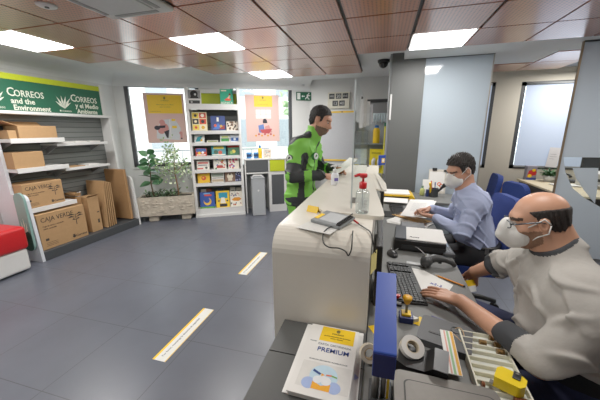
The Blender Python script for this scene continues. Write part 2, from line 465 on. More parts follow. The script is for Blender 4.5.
# outside, beyond the panes
struct('ground', MB(mat('#b9b9b6', .9, scale=3)).box(-22, 12, 4.5, 26, -.35, -.15))
ex = thing('building_facade', 'pale building across the street seen through the left windows', 'building', (-6.5, 15.5, -.15), WA)
fm = MB(mat('#dedad2', .9, scale=2), mat('#8f9496', .5))
fm.box(-9, 8, 0, .4, 0, 6)
fm.build('wall', ex)
for k in range(7):
    for z in (.6, 3.3):
        MB(mat('#9aa0a4', .3)).box(-8 + k * 2.2, -7 + k * 2.2, -.04, 0, z + .3, z + 1.8).build('window', ex)
rl = thing('street_railing', 'thin pale metal railing outside the left window', 'railing', tuple(wf(-.8, 3.0, -.15)), WA)
rb = MB(GREY)
for k in range(16): rb.cyl((k * .25, 0, 0), (k * .25, 0, 1.2), .012, n=6)
rb.build('bar', rl); MB(GREY).box(-.05, 3.8, -.02, .02, 1.2, 1.24).build('top_rail', rl)
sc = thing('scooter', 'red and grey motor scooter parked outside behind the potted plants', 'scooter', tuple(wf(.2, 2.3, -.15)), WA)
SR = mat('#c44a4a', .4)
MB(SR).box(-.45, .2, -.14, .14, .45, .72).box(.35, .5, -.18, .18, .3, .95).box(-.1, .4, -.15, .15, .22, .32).build('fairing', sc, bevel=.05)
for x in (-.45, .6): MB(BLACK).cyl((x, -.05, .22), (x, .05, .22), .22, n=20).build('wheel', sc)
MB(BLACK).box(-.5, .1, -.14, .14, .72, .8).build('seat', sc, bevel=.03)
MB(GREY).tube([(.42, -.3, 1.0), (.42, 0, 1.05), (.42, .3, 1.0)], .015).build('handlebar', sc)

def leaf_pts(L, W, bend):
    o = []
    for t, w in ((0, .04), (.18, .6), (.45, 1), (.72, .75), (.9, .35), (1, .02)):
        o.append((t * L, w * W, -bend * t * t * L))
    return o
def add_leaf(mb, base, d, L, W, bend, roll=0, m=0):
    d = Vector(d).normalized(); sd = d.cross(Vector((0, 0, 1)))
    if sd.length < .05: sd = Vector((1, 0, 0))
    sd.normalize(); up = sd.cross(d)
    q = Matrix.Rotation(roll, 3, d); sd = q @ sd; up = q @ up
    vs = []; fs = []; base = Vector(base)
    for x, w, z in leaf_pts(L, W, bend):
        c = base + d * x + up * z
        vs += [c - sd * w + up * w * .25, c, c + sd * w + up * w * .25]
    for i in range(5):
        a = i * 3; fs += [(a, a + 1, a + 4, a + 3), (a + 1, a + 2, a + 5, a + 4)]
    mb.add(vs, fs, m)
def tree_out(loc, h, r, n, lab, col):
    t = thing('street_tree', lab, 'tree', loc)
    MB(mat('#6b5a48', .9)).cyl((0, 0, 0), (0, 0, h * .6), .12, .07).build('trunk', t)
    mb = MB(mat(col, .7, var=.3, scale=3), mat('#b4c79a', .7, var=.2))
    for k in range(n):
        a, b, c = R.gauss(0, .45), R.gauss(0, .45), R.gauss(0, .45)
        add_leaf(mb, (a * r, b * r, h * .7 + c * r), (R.uniform(-1, 1), R.uniform(-1, 1), R.uniform(-.6, .6)), .3, .13, .3, R.uniform(0, 6), k % 2)
    mb.build('foliage', t, fix=False)
tree_out(tuple(wf(5.3, 5.0, -.15)), 3.6, 1.3, 420, 'green leafy street tree outside the right edge of the second window', '#8fab7c')
tree_out(tuple(wf(9.0, 7.8, -.15)), 3.4, 1.3, 420, 'second leafy street tree farther along outside the second window', '#93ad84')
# ------------------------------------------------------------------ ceiling fittings
ac = thing('air_conditioner', 'white square ceiling air conditioning cassette with grey grille', 'air conditioner', (-1.835, 1.79, CT))
MB(WHITE).box(-.29, .29, -.298, .298, -.04, .0).build('panel', ac, bevel=.02)
MB(mat('#cdcfd0', .5)).box(-.19, .19, -.19, .19, -.05, -.04).build('grille', ac, bevel=.004)
for a in range(4):
    MB(mat('#9b9d9e', .5), M=RZ(90 * a)).box(-.19, .19, .215, .25, -.044, -.04).build('air_slot', ac)
sd = thing('smoke_detector', 'round white disc with a dark centre in the ceiling at top left', 'smoke detector', (-2.42, 1.80, CT))
MB(WHITE).lathe([(.065, 0), (.065, -.006), (.055, -.012), (.02, -.014)], n=24).build('disc', sd, smooth=True)
MB(BLACK).lathe([(.014, -.012), (.014, -.02)], n=12).build('sensor', sd)
dc = thing('security_camera', 'black dome camera on the ceiling beside the grey pillar', 'camera', (-.04, 4.75, 2.6))
MB(BLACK).lathe([(.085, 0), (.085, -.03), (.075, -.04)], n=24).build('mount', dc, smooth=True)
MB(mat('#1b1c1e', .12)).sphere((0, 0, -.045), .068, 20).build('dome', dc, smooth=True)
ms = thing('motion_sensor', 'small white sensor box high on the wall above the exit sign', 'sensor', tuple(wf(3.33, -.0, 2.47)), WA)
MB(WHITE).box(-.035, .035, -.05, 0, 0, .1).build('case', ms, bevel=.01)
MB(mat('#bfc4c8', .3)).box(-.02, .02, -.055, -.05, .01, .04).build('lens', ms)
# exit sign
es = thing('exit_sign', 'green emergency exit sign with running figure on the wall above the customer', 'sign', tuple(wf(3.185, -.004, 2.205)), WA)
SG = mat('#0f5a3d', .5); SW = mat('#e9efe9', .5)
MB(SG, SW).box(0, .32, -.012, 0, 0, .165).build('panel', es)
p = MB(SW, M=T(0, -.013, 0) @ RX(90))
def flat(mb, poly, m=0, z=.0006): mb.quad([(a, b, z) for a, b in poly], m)
flat(p, [(.02, .02), (.085, .02), (.085, .145), (.02, .145)])
flat(p, [(.11, .082), (.135, .105), (.135, .09), (.18, .09), (.18, .074), (.135, .074), (.135, .059)])
for c in (circ(.262, .137, .013),): flat(p, c)
for a, b, w in (((.25, .118), (.235, .07), .014), ((.235, .07), (.255, .03), .01), ((.235, .075), (.205, .05), .01), ((.205, .05), (.19, .022), .008), ((.25, .115), (.28, .09), .008), ((.28, .09), (.295, .1), .007), ((.25, .112), (.215, .1), .008), ((.255, .03), (.28, .028), .008)):
    d = Vector((b[0] - a[0], b[1] - a[1])).normalized(); nn = Vector((-d.y, d.x)) * w
    flat(p, [(a[0] + nn.x, a[1] + nn.y), (a[0] - nn.x, a[1] - nn.y), (b[0] - nn.x, b[1] - nn.y), (b[0] + nn.x, b[1] + nn.y)])
p.build('pictogram', es, fix=False)
# wall date display
dd = thing('calendar_display', 'cream wall calendar display with five dark number windows', 'calendar', (-1.1, 6.1, 2.03))
MB(mat('#d8d5c4', .5)).box(0, .44, -.06, 0, 0, .31).build('case', dd, bevel=.012)
DK = mat('#2c2f31', .4)
for k, (x, z, s) in enumerate(((.03, .185, 'MIE'), (.165, .185, '20'), (.3, .185, 'ENE'), (.1, .05, '13'), (.235, .05, '40'))):
    w = MB(DK).box(x, x + .11, -.064, -.06, z, z + .1).build('number_window', dd)
    text(s, .085 if len(s) < 3 else .052, T(x + .055, -.065, z + (.02 if len(s) < 3 else .032)) @ RX(90), mat('#c9cbc8', .6), 'lettering', w, 'CENTER')
wb_ = thing('poster_board', 'pale grey wall board with yellow top and bottom strips behind the customer', 'board', (-1.25, 6.1, .98))
MB(mat('#bcbec2', .4)).box(0, .7, -.03, 0, 0, 1.0).build('panel', wb_, bevel=.004)
MB(YEL).box(0, .7, -.034, -.03, .968, 1.0).build('yellow_strip', wb_); MB(YEL).box(0, .7, -.034, -.03, 0, .03).build('yellow_strip', wb_)
MB(INK).box(.43, .46, -.036, -.034, .974, .994).build('emblem', wb_)
# ------------------------------------------------------------------ left display unit
U = thing('display_shelving', 'grey slatted display shelving under the green environment sign', 'shelving', (-4.06, 2.39, 0), PI / 2)
MB(mat('#3d4043', .5)).box(.02, 1.535, .0, .5, 0, .12).build('plinth', U, bevel=.004)
MB(SLAT).box(.02, 1.535, .50, .53, .12, 1.83).build('back_panel', U)
prof = [(0, 0), (.045, .80), (.06, .84), (.1, .865), (.29, .87), (.325, 1.86), (.56, 1.86), (.56, 0)]
YZ = Matrix(((0, 0, 1, 0), (1, 0, 0, 0), (0, 1, 0, 0), (0, 0, 0, 1)))
for x, c in ((-.02, '#d5d9e0'), (1.535, '#dcdcda')):
    MB(mat(c, .45, var=.03)).prism(prof, x, x + .035, 0, YZ).build('side_panel', U, bevel=.004)
MB(WHITE).box(-.04, 1.575, .30, .56, 1.83, 1.868).build('top_board', U, bevel=.004)
hs = MB(GREEN).box(-.06, 1.49, .385, .42, 1.868, 2.245).build('header_sign', U)
MB(LIME).box(-.06, 1.49, .38, .42, 2.245, 2.315).build('yellow_strip', hs)
MB(WHITE).prism(rrect(.36, .44, 1.868, 2.34, .03), 1.49, 1.52, 0, YZ).build('end_cap', hs)
SM = RX(90)
CREAM = mat('#dfe3d2', .6, var=.02)
def sgn(s, x, z, size, sx=1, bold=0): text(s, size, T(x, .3845, z) @ SM, CREAM, 'lettering', hs, sx=sx, bold=bold)
for ox, l1, l2 in ((.0, 'and the', 'Environment'), (.8, 'y el Medio', 'Ambiente')):
    tx = .235 + ox - (.03 if ox else 0); sgn('C', tx, 2.05, .145, .84, .001); sgn('ORREOS', tx + .074, 2.05, .112, .80, .001)
    sgn(l1, .262 + ox, 1.965, .092, .95, .002); sgn(l2, .275 + ox, 1.885, .09, .92, .002)
    e = MB(CREAM, M=T(.1 + ox, .384, 1.97) @ SM)
    for ang, L in ((150, .13), (125, .16), (100, .15), (75, .15), (50, .16), (30, .12)):
        c, s_ = math.cos(math.radians(ang)), math.sin(math.radians(ang))
        flat(e, [(0, -.03), (c * L * .5 - s_ * .018, s_ * L * .5 + c * .018 - .01), (c * L, s_ * L), (c * L * .5 + s_ * .008, s_ * L * .5 - c * .008 - .01)])
    e.build('leaf_emblem', hs, fix=False)
    sgn('CORREOS', .055 + ox, 1.895, .03)
    o = MB(CREAM, M=T(.035 + ox, .384, 1.908) @ SM); flat(o, circ(0, 0, .012)); o.build('horn_emblem', hs, fix=False)
def shelf(x0, x1, y0, z, th=.04, cap=True):
    o = MB(WHITE).box(x0, x1, y0, .5, z - th, z).box(x0, x1, y0 - .012, y0, z - th - .01, z + .008).build('shelf', U, bevel=.003)
    for x in (x0 + .06, x1 - .06):
        MB(GREY).prism([(y0 + .05, z - th), (.5, z - th), (.5, z - th - .12)], x, x + .012, 0, YZ).build('bracket', o)
shelf(.015, .63, .14, 1.53); shelf(.015, .62, .14, 1.172); shelf(.03, .62, .12, .668)
shelf(.56, 1.33, .2, 1.452, .02); shelf(.6, 1.3, .19, 1.108, .02)
wr = MB(STEEL)
wr.tube([(.66, .14, .7), (.72, .14, .7), (.72, .14, .76), (.72, .5, .76)], .006).tube([(.66, .14, .7), (.66, .5, .7)], .006).tube([(.66, .14, .76), (.72, .14, .76)], .006)
wr.build('wire_tray', U)
es2 = MB(mat('#7fa39c', .35), M=YZ).prism(rrect(.03, .2, .16, .9, .08), -.055, -.03, 0).build('end_sign', U, bevel=.003)
MB(mat('#1d4a3b', .4), M=YZ).prism(rrect(.031, .199, .161, .42, .07), -.058, -.054, 0).build('dark_base', es2)
lf = MB(CREAM, M=Matrix(((0, 0, 1, -.06), (1, 0, 0, .12), (0, 1, 0, .42), (0, 0, 0, 1))))
for ang, L in ((155, .1), (125, .15), (95, .17), (65, .15), (35, .1)):
    c, s_ = math.cos(math.radians(ang)), math.sin(math.radians(ang))
    flat(lf, [(0, -.02), (c * L * .5 - s_ * .014, s_ * L * .5 + c * .014), (c * L * .6, s_ * L), (c * L * .5 + s_ * .006, s_ * L * .5 - c * .006)], 0, 0)
lf.build('leaf_emblem', es2, fix=False)
# cartons; unit frame helper: world (X, Y) from unit-local x (along Y) and y (into the wall)
def carton(name, lab, x0, x1, y0, y1, z0, z1, group=None, tape=True, col=CARD):
    t = thing(name, lab, 'box', (-4.06 - y0, 2.39 + x0, z0), PI / 2, group)
    w, d, h = x1 - x0, y1 - y0, z1 - z0
    MB(col).box(0, w, 0, d, 0, h).build('body', t, bevel=.004)
    if tape: MB(mat('#8f6c45', .4)).box(0, w, d / 2 - .02, d / 2 + .02, h, h + .001).build('tape', t)
    return t, w, h
carton('cardboard_box', 'low closed cardboard box at the left end of the top shelf', -.19 + .22, .115, .17, .4, 1.535, 1.632)
t, w, h = carton('cardboard_box', 'open cardboard box with raised lid on the top shelf', .125, .56, .15, .4, 1.535, 1.685, tape=False)
MB(CARDIN).box(.012, w - .012, .012, .238, h - .002, h + .002).build('inside', t)
MB(CARD).box(0, w, 0, .004, 0, .11, M=T(0, .25, h) @ RX(-58)).build('lid_flap', t)
MB(CARD2).box(-.14, 0, 0, .25, -.003, .003, M=T(0, 0, h) @ RY(22)).build('side_flap', t)
carton('cardboard_box', 'plain closed cardboard box on the middle shelf', .015, .345, .16, .42, 1.175, 1.372)
def caja(lab, x0, x1, y0, y1, z0, z1):
    t, w, h = carton('cardboard_box', lab, x0, x1, y0, y1, z0, z1)
    M0 = RX(90); k = w / .6
    text('CAJA VERDE', .085 * k, T(.035 * k, -.001, h - .105 * k) @ M0, INK, 'lettering', t, sx=.86)
    text('Caja de carton reciclado', .026 * k, T(.045 * k, -.001, h - .17 * k) @ M0, INK, 'lettering', t)
    text('100% reciclable', .026 * k, T(.045 * k, -.001, h - .205 * k) @ M0, INK, 'lettering', t)
    text('Correos', .045 * k, T(.425 * k, -.001, .04 * k) @ M0, INK, 'lettering', t, bold=.001)
    e = MB(INK, M=T(.4 * k, -.001, .055 * k) @ M0)
    flat(e, circ(0, 0, .02 * k)); flat(e, [(-.028 * k, .02 * k), (0, .032 * k), (.028 * k, .02 * k)])
    e.build('horn_emblem', t, fix=False)
    e = MB(INK, M=T(.465 * k, -.001, h - .25 * k) @ M0)
    flat(e, [(-.006 * k, 0), (.006 * k, 0), (.004 * k, .15 * k), (-.002 * k, .15 * k)])
    for sx_ in (-1, 1):
        for yy, L in ((.06, .055), (.1, .11), (.13, .1)):
            flat(e, [(0, yy * k), (sx_ * L * .55 * k, (yy + .035) * k), (sx_ * L * k, (yy + .012) * k), (sx_ * L * .55 * k, (yy + .012) * k)])
    e.build('plant_emblem', t, fix=False)
    e = MB(INK, M=T(.05 * k, -.001, .09 * k) @ M0)
    for a in range(3):
        flat(e, [(0, -.05 * k + a * .02 * k), (.14 * k, -.05 * k + a * .02 * k), (.14 * k, -.046 * k + a * .02 * k), (0, -.046 * k + a * .02 * k)])
    flat(e, [(.0, .02 * k), (.04 * k, .02 * k), (.04 * k, .05 * k), (0, .05 * k)])
    e.build('fine_print', t, fix=False)
caja('printed cardboard box with plant emblem on the lower white shelf', .02, .485, .14, .44, .672, .985)
caja('large printed cardboard box with plant emblem standing on the dark plinth', .05, .66, .06, .46, .121, .59)
def sheet(lab, x0, x1, y0, y1, z0, z1, lean=0, col=CARD, group=None):
    t = thing('flat_carton', lab, 'carton', (-4.06 - y0, 2.39 + x0, z0), PI / 2, group)
    MB(col).box(0, x1 - x0, 0, y1 - y0, 0, z1 - z0, M=RY(lean)).build('board', t, bevel=.002)
    return t
t = sheet('folded upright carton with a dark print mark beside the large printed box', .76, .93, .1, .3, .121, .66, col=CARD)
MB(INK).box(.11, .14, -.001, 0, .12, .18).build('print_mark', t); MB(INK).box(.12, .15, -.001, 0, .28, .3).build('print_mark', t)
MB(CARD).box(0, .17, -.06, .0, 0, .004, M=T(0, .02, .54) @ RX(-30)).build('flap', t)
sheet('narrow folded carton standing behind the large printed box', .67, .755, .2, .4, .121, .74, col=CARD2)
for k in range(5):
    sheet(('leaning flat carton facing the room at the front of the bundle', 'flat carton, second in the leaning bundle', 'flat carton in the middle of the leaning bundle', 'flat carton, fourth in the leaning bundle', 'flat carton at the back of the leaning bundle')[k],
          .99 + k * .042, 1.006 + k * .042, .07 + .005 * k, .42, .125, .87 - .012 * k, 3.5 - k * .8, CARD, 'flat cartons leaning on the plinth')
sheet('tall flat brown carton leaning on the right side panel of the shelving', 1.42, 1.465, .04, .45, .14, 1.0, -1.5, CARD2)
for k, (x, z, n, lab) in enumerate(((.64, 1.453, 4, 'left stack of white leaflets on the upper right shelf'), (.84, 1.453, 6, 'middle stack of white leaflets on the upper right shelf'), (1.06, 1.453, 5, 'right stack of white leaflets on the upper right shelf'), (.98, 1.109, 5, 'stack of white leaflets on the lower right shelf'))):
    t = thing('leaflet_stack', lab, 'leaflets', (-4.06 - .22, 2.39 + x, z), PI / 2)
    for q in range(n): MB(PAPER).box(0, .17, 0, .22, q * .0045, q * .0045 + .004, M=RZ(R.uniform(-2, 2))).build('leaflet', t)
t = thing('leaflet_stack', 'stack of brown card on the lower right shelf', 'leaflets', (-4.06 - .22, 2.39 + .66, 1.109), PI / 2)
for q in range(3): MB(CARD).box(0, .26, 0, .22, q * .005, q * .005 + .0045, M=RZ(R.uniform(-2, 2))).build('sheet', t)
# red bench
b = thing('bench', 'red padded bench on a white base at the left edge', 'bench', (-4.3, 1.6, 0))
MB(RED).box(-.33, .35, -.6, .62, .275, .55).build('cushion', b, bevel=.045, seg=4, smooth=True)
MB(WHITE).box(-.33, .33, -.6, .6, .02, .272).build('base', b, bevel=.03, seg=3)
# ------------------------------------------------------------------ window posters
PINK = mat('#d9b5ad', .7, var=.02)
def poster(lab, s0, s1, z0, z1, kind):
    t = thing('poster', lab, 'poster', tuple(wf(s0, -.03, z0)), WA)
    w, h = s1 - s0, z1 - z0
    MB(PINK).box(0, w, 0, .004, 0, h).build('sheet', t)
    b = MB(YEL); F = T(0, -.0005, 0) @ RX(90)
    flat(b, [(w * .09, h * .6), (w * .95, h * .6), (w * .95, h * .965), (w * .09, h * .965)] if kind else [(w * .26, h * .75), (w * .8, h * .75), (w * .8, h * .98), (w * .26, h * .98)])
    for v in b.v: v[:] = F @ v
    b.build('yellow_heading', t, fix=False)
    cx = w * .52; zz = h * (.9 if kind else .935)
    G = mat('#7d7434', .7)
    e = MB(G, M=T(0, -.002, 0) @ RX(90)); flat(e, circ(cx, zz, .018)); flat(e, [(cx - .026, zz + .014), (cx, zz + .032), (cx + .026, zz + .014)]); e.build('horn_emblem', t, fix=False)
    text('CORREOS', .03, T(cx, -.002, zz - .05) @ RX(90), G, 'lettering', t, 'CENTER')
    if kind:
        text('Novedades en tu oficina', .03, T(cx, -.002, h * .765) @ RX(90), G, 'lettering', t, 'CENTER'); text('para tus envios', .03, T(cx, -.002, h * .72) @ RX(90), G, 'lettering', t, 'CENTER')
        text('Consulta en correos', .022, T(w * .14, -.002, h * .635) @ RX(90), G, 'lettering', t)
    else: text('Calendario de tu oficina', .022, T(cx, -.002, h * .79) @ RX(90), G, 'lettering', t, 'CENTER')
    a = MB(mat('#cdd0d6', .7), mat('#c98a86', .7), mat('#2c2a35', .7), YEL, mat('#e4e2e0', .7), mat('#5b78b5', .7), mat('#b4474b', .7), mat('#d8923a', .7), M=T(0, -.0015, 0) @ RX(90))
    Z = [0]
    def fl(poly, m):
        Z[0] += .0002; flat(a, poly, m, Z[0])
    if kind:
        fl([(w * .22, h * .09), (w * .8, h * .05), (w * .86, h * .3), (w * .72, h * .5), (w * .4, h * .47), (w * .25, h * .3)], 0)
        fl([(w * .58, h * .48), (w * .58, h * .12), (w * .6, h * .12), (w * .6, h * .48)], 4)
        fl(circ(w * .4, h * .42, .05), 1); fl(circ(w * .43, h * .31, .085), 1); fl(circ(w * .36, h * .25, .06), 1); fl(circ(w * .26, h * .31, .05, ry=.04), 2); fl([(w * .3, h * .35), (w * .48, h * .36), (w * .46, h * .31), (w * .3, h * .3)], 2)
        fl([(w * .42, h * .23), (w * .56, h * .27), (w * .52, h * .1), (w * .48, h * .1)], 2)
        fl([(w * .64, h * .45), (w * .74, h * .45), (w * .74, h * .49), (w * .64, h * .49)], 3); fl([(w * .64, h * .3), (w * .76, h * .3), (w * .76, h * .35), (w * .64, h * .35)], 3)
        fl(circ(w * .85, h * .2, .03), 1); fl([(w * .83, h * .18), (w * .89, h * .18), (w * .88, h * .1), (w * .84, h * .1)], 1); fl([(w * .83, h * .1), (w * .88, h * .1), (w * .88, h * .07), (w * .84, h * .07)], 2)
    else:
        for i in range(3):
            for j in range(2): fl([(w * (.3 + i * .155), h * (.5 + j * .1)), (w * (.44 + i * .155), h * (.5 + j * .1)), (w * (.44 + i * .155), h * (.59 + j * .1)), (w * (.3 + i * .155), h * (.59 + j * .1))], 4)
        fl([(w * .36, h * .35), (w * .52, h * .38), (w * .56, h * .18), (w * .38, h * .2)], 5); fl([(w * .56, h * .33), (w * .68, h * .36), (w * .78, h * .2), (w * .56, h * .17)], 1)
        fl([(w * .4, h * .26), (w * .78, h * .28), (w * .68, h * .17), (w * .46, h * .19)], 6); fl([(w * .5, h * .46), (w * .62, h * .47), (w * .64, h * .4), (w * .5, h * .4)], 2); fl(circ(w * .56, h * .46, .035), 2)
        for i in range(7): fl(circ(w * (.28 + i * .09), h * (.13 + .03 * (i % 2)), .02), (7, 6)[i % 2])
    a.build('illustration', t, fix=False)
    return t
poster('pink poster with wide yellow heading hanging in the left window', .33, 1.02, 1.40, 2.29, 1)
poster('pink calendar poster with small yellow heading hanging in the second window', 2.15, 2.82, 1.395, 2.295, 0)
# ------------------------------------------------------------------ planter
def stone_mat():
    m = mat('#b5ab9b', .9, var=.3, scale=14, bump=1, bscale=16, key='stone'); return m
P = thing('planter', 'rough pale stone trough planter standing on two stone feet', 'planter', tuple(wf(.15, -.57, 0)), WA)
ST = stone_mat()
pb = MB(ST, mat('#3a3028', .95))
pb.box(0, .95, 0, .04, .12, .46).box(0, .95, .3, .34, .12, .46).box(0, .04, .04, .3, .12, .46).box(.91, .95, .04, .3, .12, .46).box(.04, .91, .04, .3, .12, .16)
for k in range(46):
    x, z = R.uniform(.06, .89), R.uniform(.17, .42); pb.sphere((x, .0, z), (R.uniform(.02, .05), .014, R.uniform(.012, .03)), 8, 0)
pb.build('trough', P, bevel=.012)
MB(mat('#382e26', .95, bump=.8)).box(.041, .909, .041, .299, .38, .435).build('soil', P)
for x in (.14, .7):
    MB(ST).box(x, x + .17, .05, .29, 0, .118).build('foot', P, bevel=.025)
rp = thing('rubber_plant', 'rubber plant with big dark green leaves at the left of the trough', 'plant', tuple(wf(.4, -.42, .435)), WA)
stem = [(0, 0, 0), (-.02, 0, .25), (-.01, .01, .5), (-.03, 0, .78)]
MB(mat('#5b4a36', .9)).tube(stem, [.014, .012, .01, .006]).build('stem', rp)
lm = MB(mat('#42704a', .35, var=.3, scale=12), mat('#56875a', .35, var=.2))
for k in range(19):
    t_ = .32 + .68 * (k / 18); z = .78 * t_; a = k * 2.4 + .5; el = -.35 + .9 * t_
    add_leaf(lm, (-.02 * t_, 0, z), (math.cos(a), math.sin(a) * .6, el + R.uniform(-.5, .6)), .21 - .05 * (t_ > .9), .062, .3, R.uniform(-1.3, 1.3), k % 2)
lm.build('leaves', rp, fix=False)
fp = thing('ficus_tree', 'small-leaved variegated potted tree with slender brown trunk at the right of the trough', 'plant', tuple(wf(.83, -.42, .435)), WA)
MB(mat('#7d5d42', .9)).tube([(0, 0, 0), (-.01, 0, .22), (-.03, 0, .42), (-.02, 0, .62), (.0, 0, .85)], [.014, .013, .011, .008, .004]).tube([(-.03, 0, .42), (.1, 0, .56), (.18, .02, .6)], [.008, .006, .003]).tube([(-.03, 0, .42), (-.18, 0, .52), (-.3, .02, .5)], [.008, .006, .003]).tube([(-.02, 0, .6), (-.15, 0, .7)], .004).build('trunk', fp)
lm = MB(mat('#8fae78', .5, var=.35, scale=30), mat('#cfdcb6', .5, var=.2))
for k in range(420):
    a = R.uniform(0, 2 * PI); r_ = .3 * math.sqrt(R.random()); zz = R.gauss(.62, .17)
    wd = 1.0 if zz < .7 else .45
    add_leaf(lm, (-.06 + r_ * math.cos(a) * wd, r_ * math.sin(a) * .7 * wd, zz), (R.uniform(-1, 1), R.uniform(-1, 1), R.uniform(-.9, .3)), .052, .017, .3, R.uniform(0, 3), k % 3 == 0)
lm.build('leaves', fp, fix=False)
gp = thing('ground_cover_plant', 'low straggly dark green plant in the middle of the trough', 'plant', tuple(wf(.62, -.42, .435)), WA)
MB(mat('#50452f', .9)).tube([(-.18, 0, 0), (-.05, 0, .03), (.1, 0, .02)], .005).build('stem', gp)
lm = MB(mat('#33482f', .5, var=.3), mat('#55704a', .5))
for k in range(150): add_leaf(lm, (R.uniform(-.34, .2), R.uniform(-.1, .08), R.uniform(0, .1)), (R.uniform(-1, 1), R.uniform(-1, 1), R.uniform(.1, 1.2)), .08, .016, .4, R.uniform(-1, 1), k % 2)
lm.build('leaves', gp, fix=False)
# ------------------------------------------------------------------ bookcase
BW = .93
BC = thing('bookcase', 'tall white bookcase with lime header between the two windows', 'bookcase', tuple(wf(1.1, -.45, 0)), WA)
for x in (0, BW - .045): MB(WHITE).box(x, x + .045, 0, .4, 0, 2.36).build('side_panel', BC, bevel=.004)
MB(SLAT).box(.045, BW - .045, .38, .395, .05, 2.0).build('back_panel', BC)
MB(LIME).box(.045, BW - .045, .3, .315, 2.07, 2.29).build('lime_panel', BC)
MB(WHITE).box(.045, BW - .045, .28, .4, 2.29, 2.35).build('top_panel', BC)
SH = [(2.07, .09), (1.61, .055), (1.40, .05), (1.155, .05), (.90, .05), (.65, .055), (.155, .125)]
for k, (z, th) in enumerate(SH):
    MB(WHITE).box(.045, BW - .045, .012, .38, z - .025, z - .005).box(.045, BW - .045, 0, .014, z - th, z + .008).build('shelf', BC, bevel=.002)
MB(WHITE).box(.0, BW, -.02, .02, 0, .05).build('toe_board', BC)
BOOKM = {}
def bk(h): return mat(h, .45, var=.04, key='bk' + h)
def book(lab, x0, x1, z, h, base, art, y=.06, lean=12, th=.03, title=None, group='books displayed on the white bookcase'):
    t = thing('book', lab, 'book', tuple(wf(1.1 + x0, -.45 + y, z)), WA, group)
    w = x1 - x0; M0 = RX(-lean)
    MB(bk(base)).box(0, w, 0, .003, 0, h, M=M0).box(0, w, th, th + .003, 0, h, M=M0).box(0, .003, 0, th, 0, h, M=M0).build('cover', t)
    MB(PAPER).box(.004, w - .003, .003, th, .003, h - .003, M=M0).build('pages', t)
    a = MB(M=M0 @ T(0, -.0006, 0) @ RX(90)); Z = 0
    for q in art:
        Z += .0002; m = a.m(bk(q[1]))
        if q[0] == 'r': poly = [(q[2] * w, q[3] * h), (q[4] * w, q[3] * h), (q[4] * w, q[5] * h), (q[2] * w, q[5] * h)]
        elif q[0] == 'c': poly = circ(q[2] * w, q[3] * h, q[4] * w, 14, (q[5] if len(q) > 5 else q[4]) * w)
        else: poly = [(u * w, v * h) for u, v in q[2]]
        flat(a, poly, m, Z)
    if art: a.build('cover_art', t, fix=False)
    if title: text(title[0], title[1], M0 @ T(w * .5, -.0014, title[2] * h) @ RX(90), bk(title[3]), 'lettering', t, 'CENTER')
def scatter(cols, n, seed, r=.06, x=(.08, .92), y=(.06, .94)):
    q = random.Random(seed); return [('c', cols[q.randrange(len(cols))], q.uniform(*x), q.uniform(*y), r * q.uniform(.6, 1.4)) for _ in range(n)]
book('black and white photo book on the lime top shelf', .03, .26, 2.07, .26, '#d8d8d6', [('r', '#8a8a8a', .04, .4, .96, .97), ('c', '#1a1a1a', .5, .72, .28), ('p', '#222222', [(.2, .42), (.85, .42), (.6, .75), (.3, .62)]), ('c', '#cfcfcf', .58, .68, .08), ('r', '#3a3a3a', .1, .06, .9, .28), ('c', '#aaaaaa', .3, .17, .08)])
book('green book with a reclining figure on the lime top shelf', .59, .82, 2.07, .285, '#2f9d7c', [('r', '#e9dcc0', .1, .86, .5, .93), ('p', '#d94b3a', [(.3, .3), (.55, .45), (.85, .36), (.8, .28), (.5, .26)]), ('c', '#6b2d23', .75, .66, .09), ('p', '#e3b79b', [(.55, .42), (.72, .62), (.8, .58), (.7, .38)])], title=('BONICA', .055, .06, '#f0ead8'))
book('cream book with six coloured picture squares on the second shelf', .07, .33, 1.615, .33, '#e8dcae', [('r', '#e2c23a', .05, .68, .45, .96), ('r', '#c8402f', .5, .68, .95, .96), ('r', '#2c2a2a', .05, .36, .45, .64), ('r', '#d8462f', .5, .36, .95, .64), ('r', '#e6c447', .05, .05, .45, .32), ('r', '#efe6c9', .5, .05, .95, .32), ('c', '#1f1f1f', .25, .82, .1), ('c', '#f0e9d5', .72, .82, .12), ('c', '#f1e2b5', .25, .5, .09), ('c', '#27272b', .72, .5, .12), ('c', '#c23b2b', .25, .18, .09), ('c', '#d9a92f', .72, .18, .12)], lean=8)
book('dark blue illustrated book on the second shelf', .395, .65, 1.615, .265, '#27407f', [('p', '#3f6fc0', [(.1, .1), (.5, .5), (.9, .1)]), ('c', '#d65a3a', .3, .35, .1), ('c', '#c7a03c', .7, .3, .1), ('r', '#e6e6e2', .42, .62, .56, .9), ('p', '#8e2f2c', [(.5, .1), (.95, .1), (.95, .4)])], lean=8)
book('brown and white patterned small book on the second shelf', .67, .88, 1.615, .165, '#e6dccb', scatter(['#4a3326', '#7d5a40', '#2d221c'], 26, 3, .06), lean=8)
book('small pale book with a teal cover leaning on the third shelf', .085, .26, 1.405, .15, '#dfe3e0', [('p', '#2f8f9a', [(.1, .1), (.6, .15), (.8, .9), (.3, .7)]), ('c', '#e0b030', .7, .3, .12)], lean=25)
book('thin pale booklets lying on the third shelf', .3, .5, 1.405, .05, '#d6d3c4', [('r', '#8d9a5a', .1, .2, .9, .6)], lean=40)
book('white and green book on the third shelf', .54, .72, 1.405, .135, '#e4e7df', [('r', '#3f9a4d', .1, .1, .9, .55), ('r', '#c7d65a', .2, .65, .8, .85)], lean=22)
book('white book with blue band on the third shelf', .725, .885, 1.405, .145, '#dfe6ee', [('r', '#2b67b8', .08, .15, .92, .6), ('c', '#e8eef4', .5, .4, .15)], lean=22)
book('red and blue cartoon book on the fourth shelf', .085, .28, 1.16, .145, '#c9402f', [('r', '#2f62ad', .05, .55, .95, .95), ('c', '#f0c43a', .35, .4, .14), ('c', '#ffffff', .65, .45, .12), ('r', '#e8e4da', .1, .08, .9, .2)], lean=16)
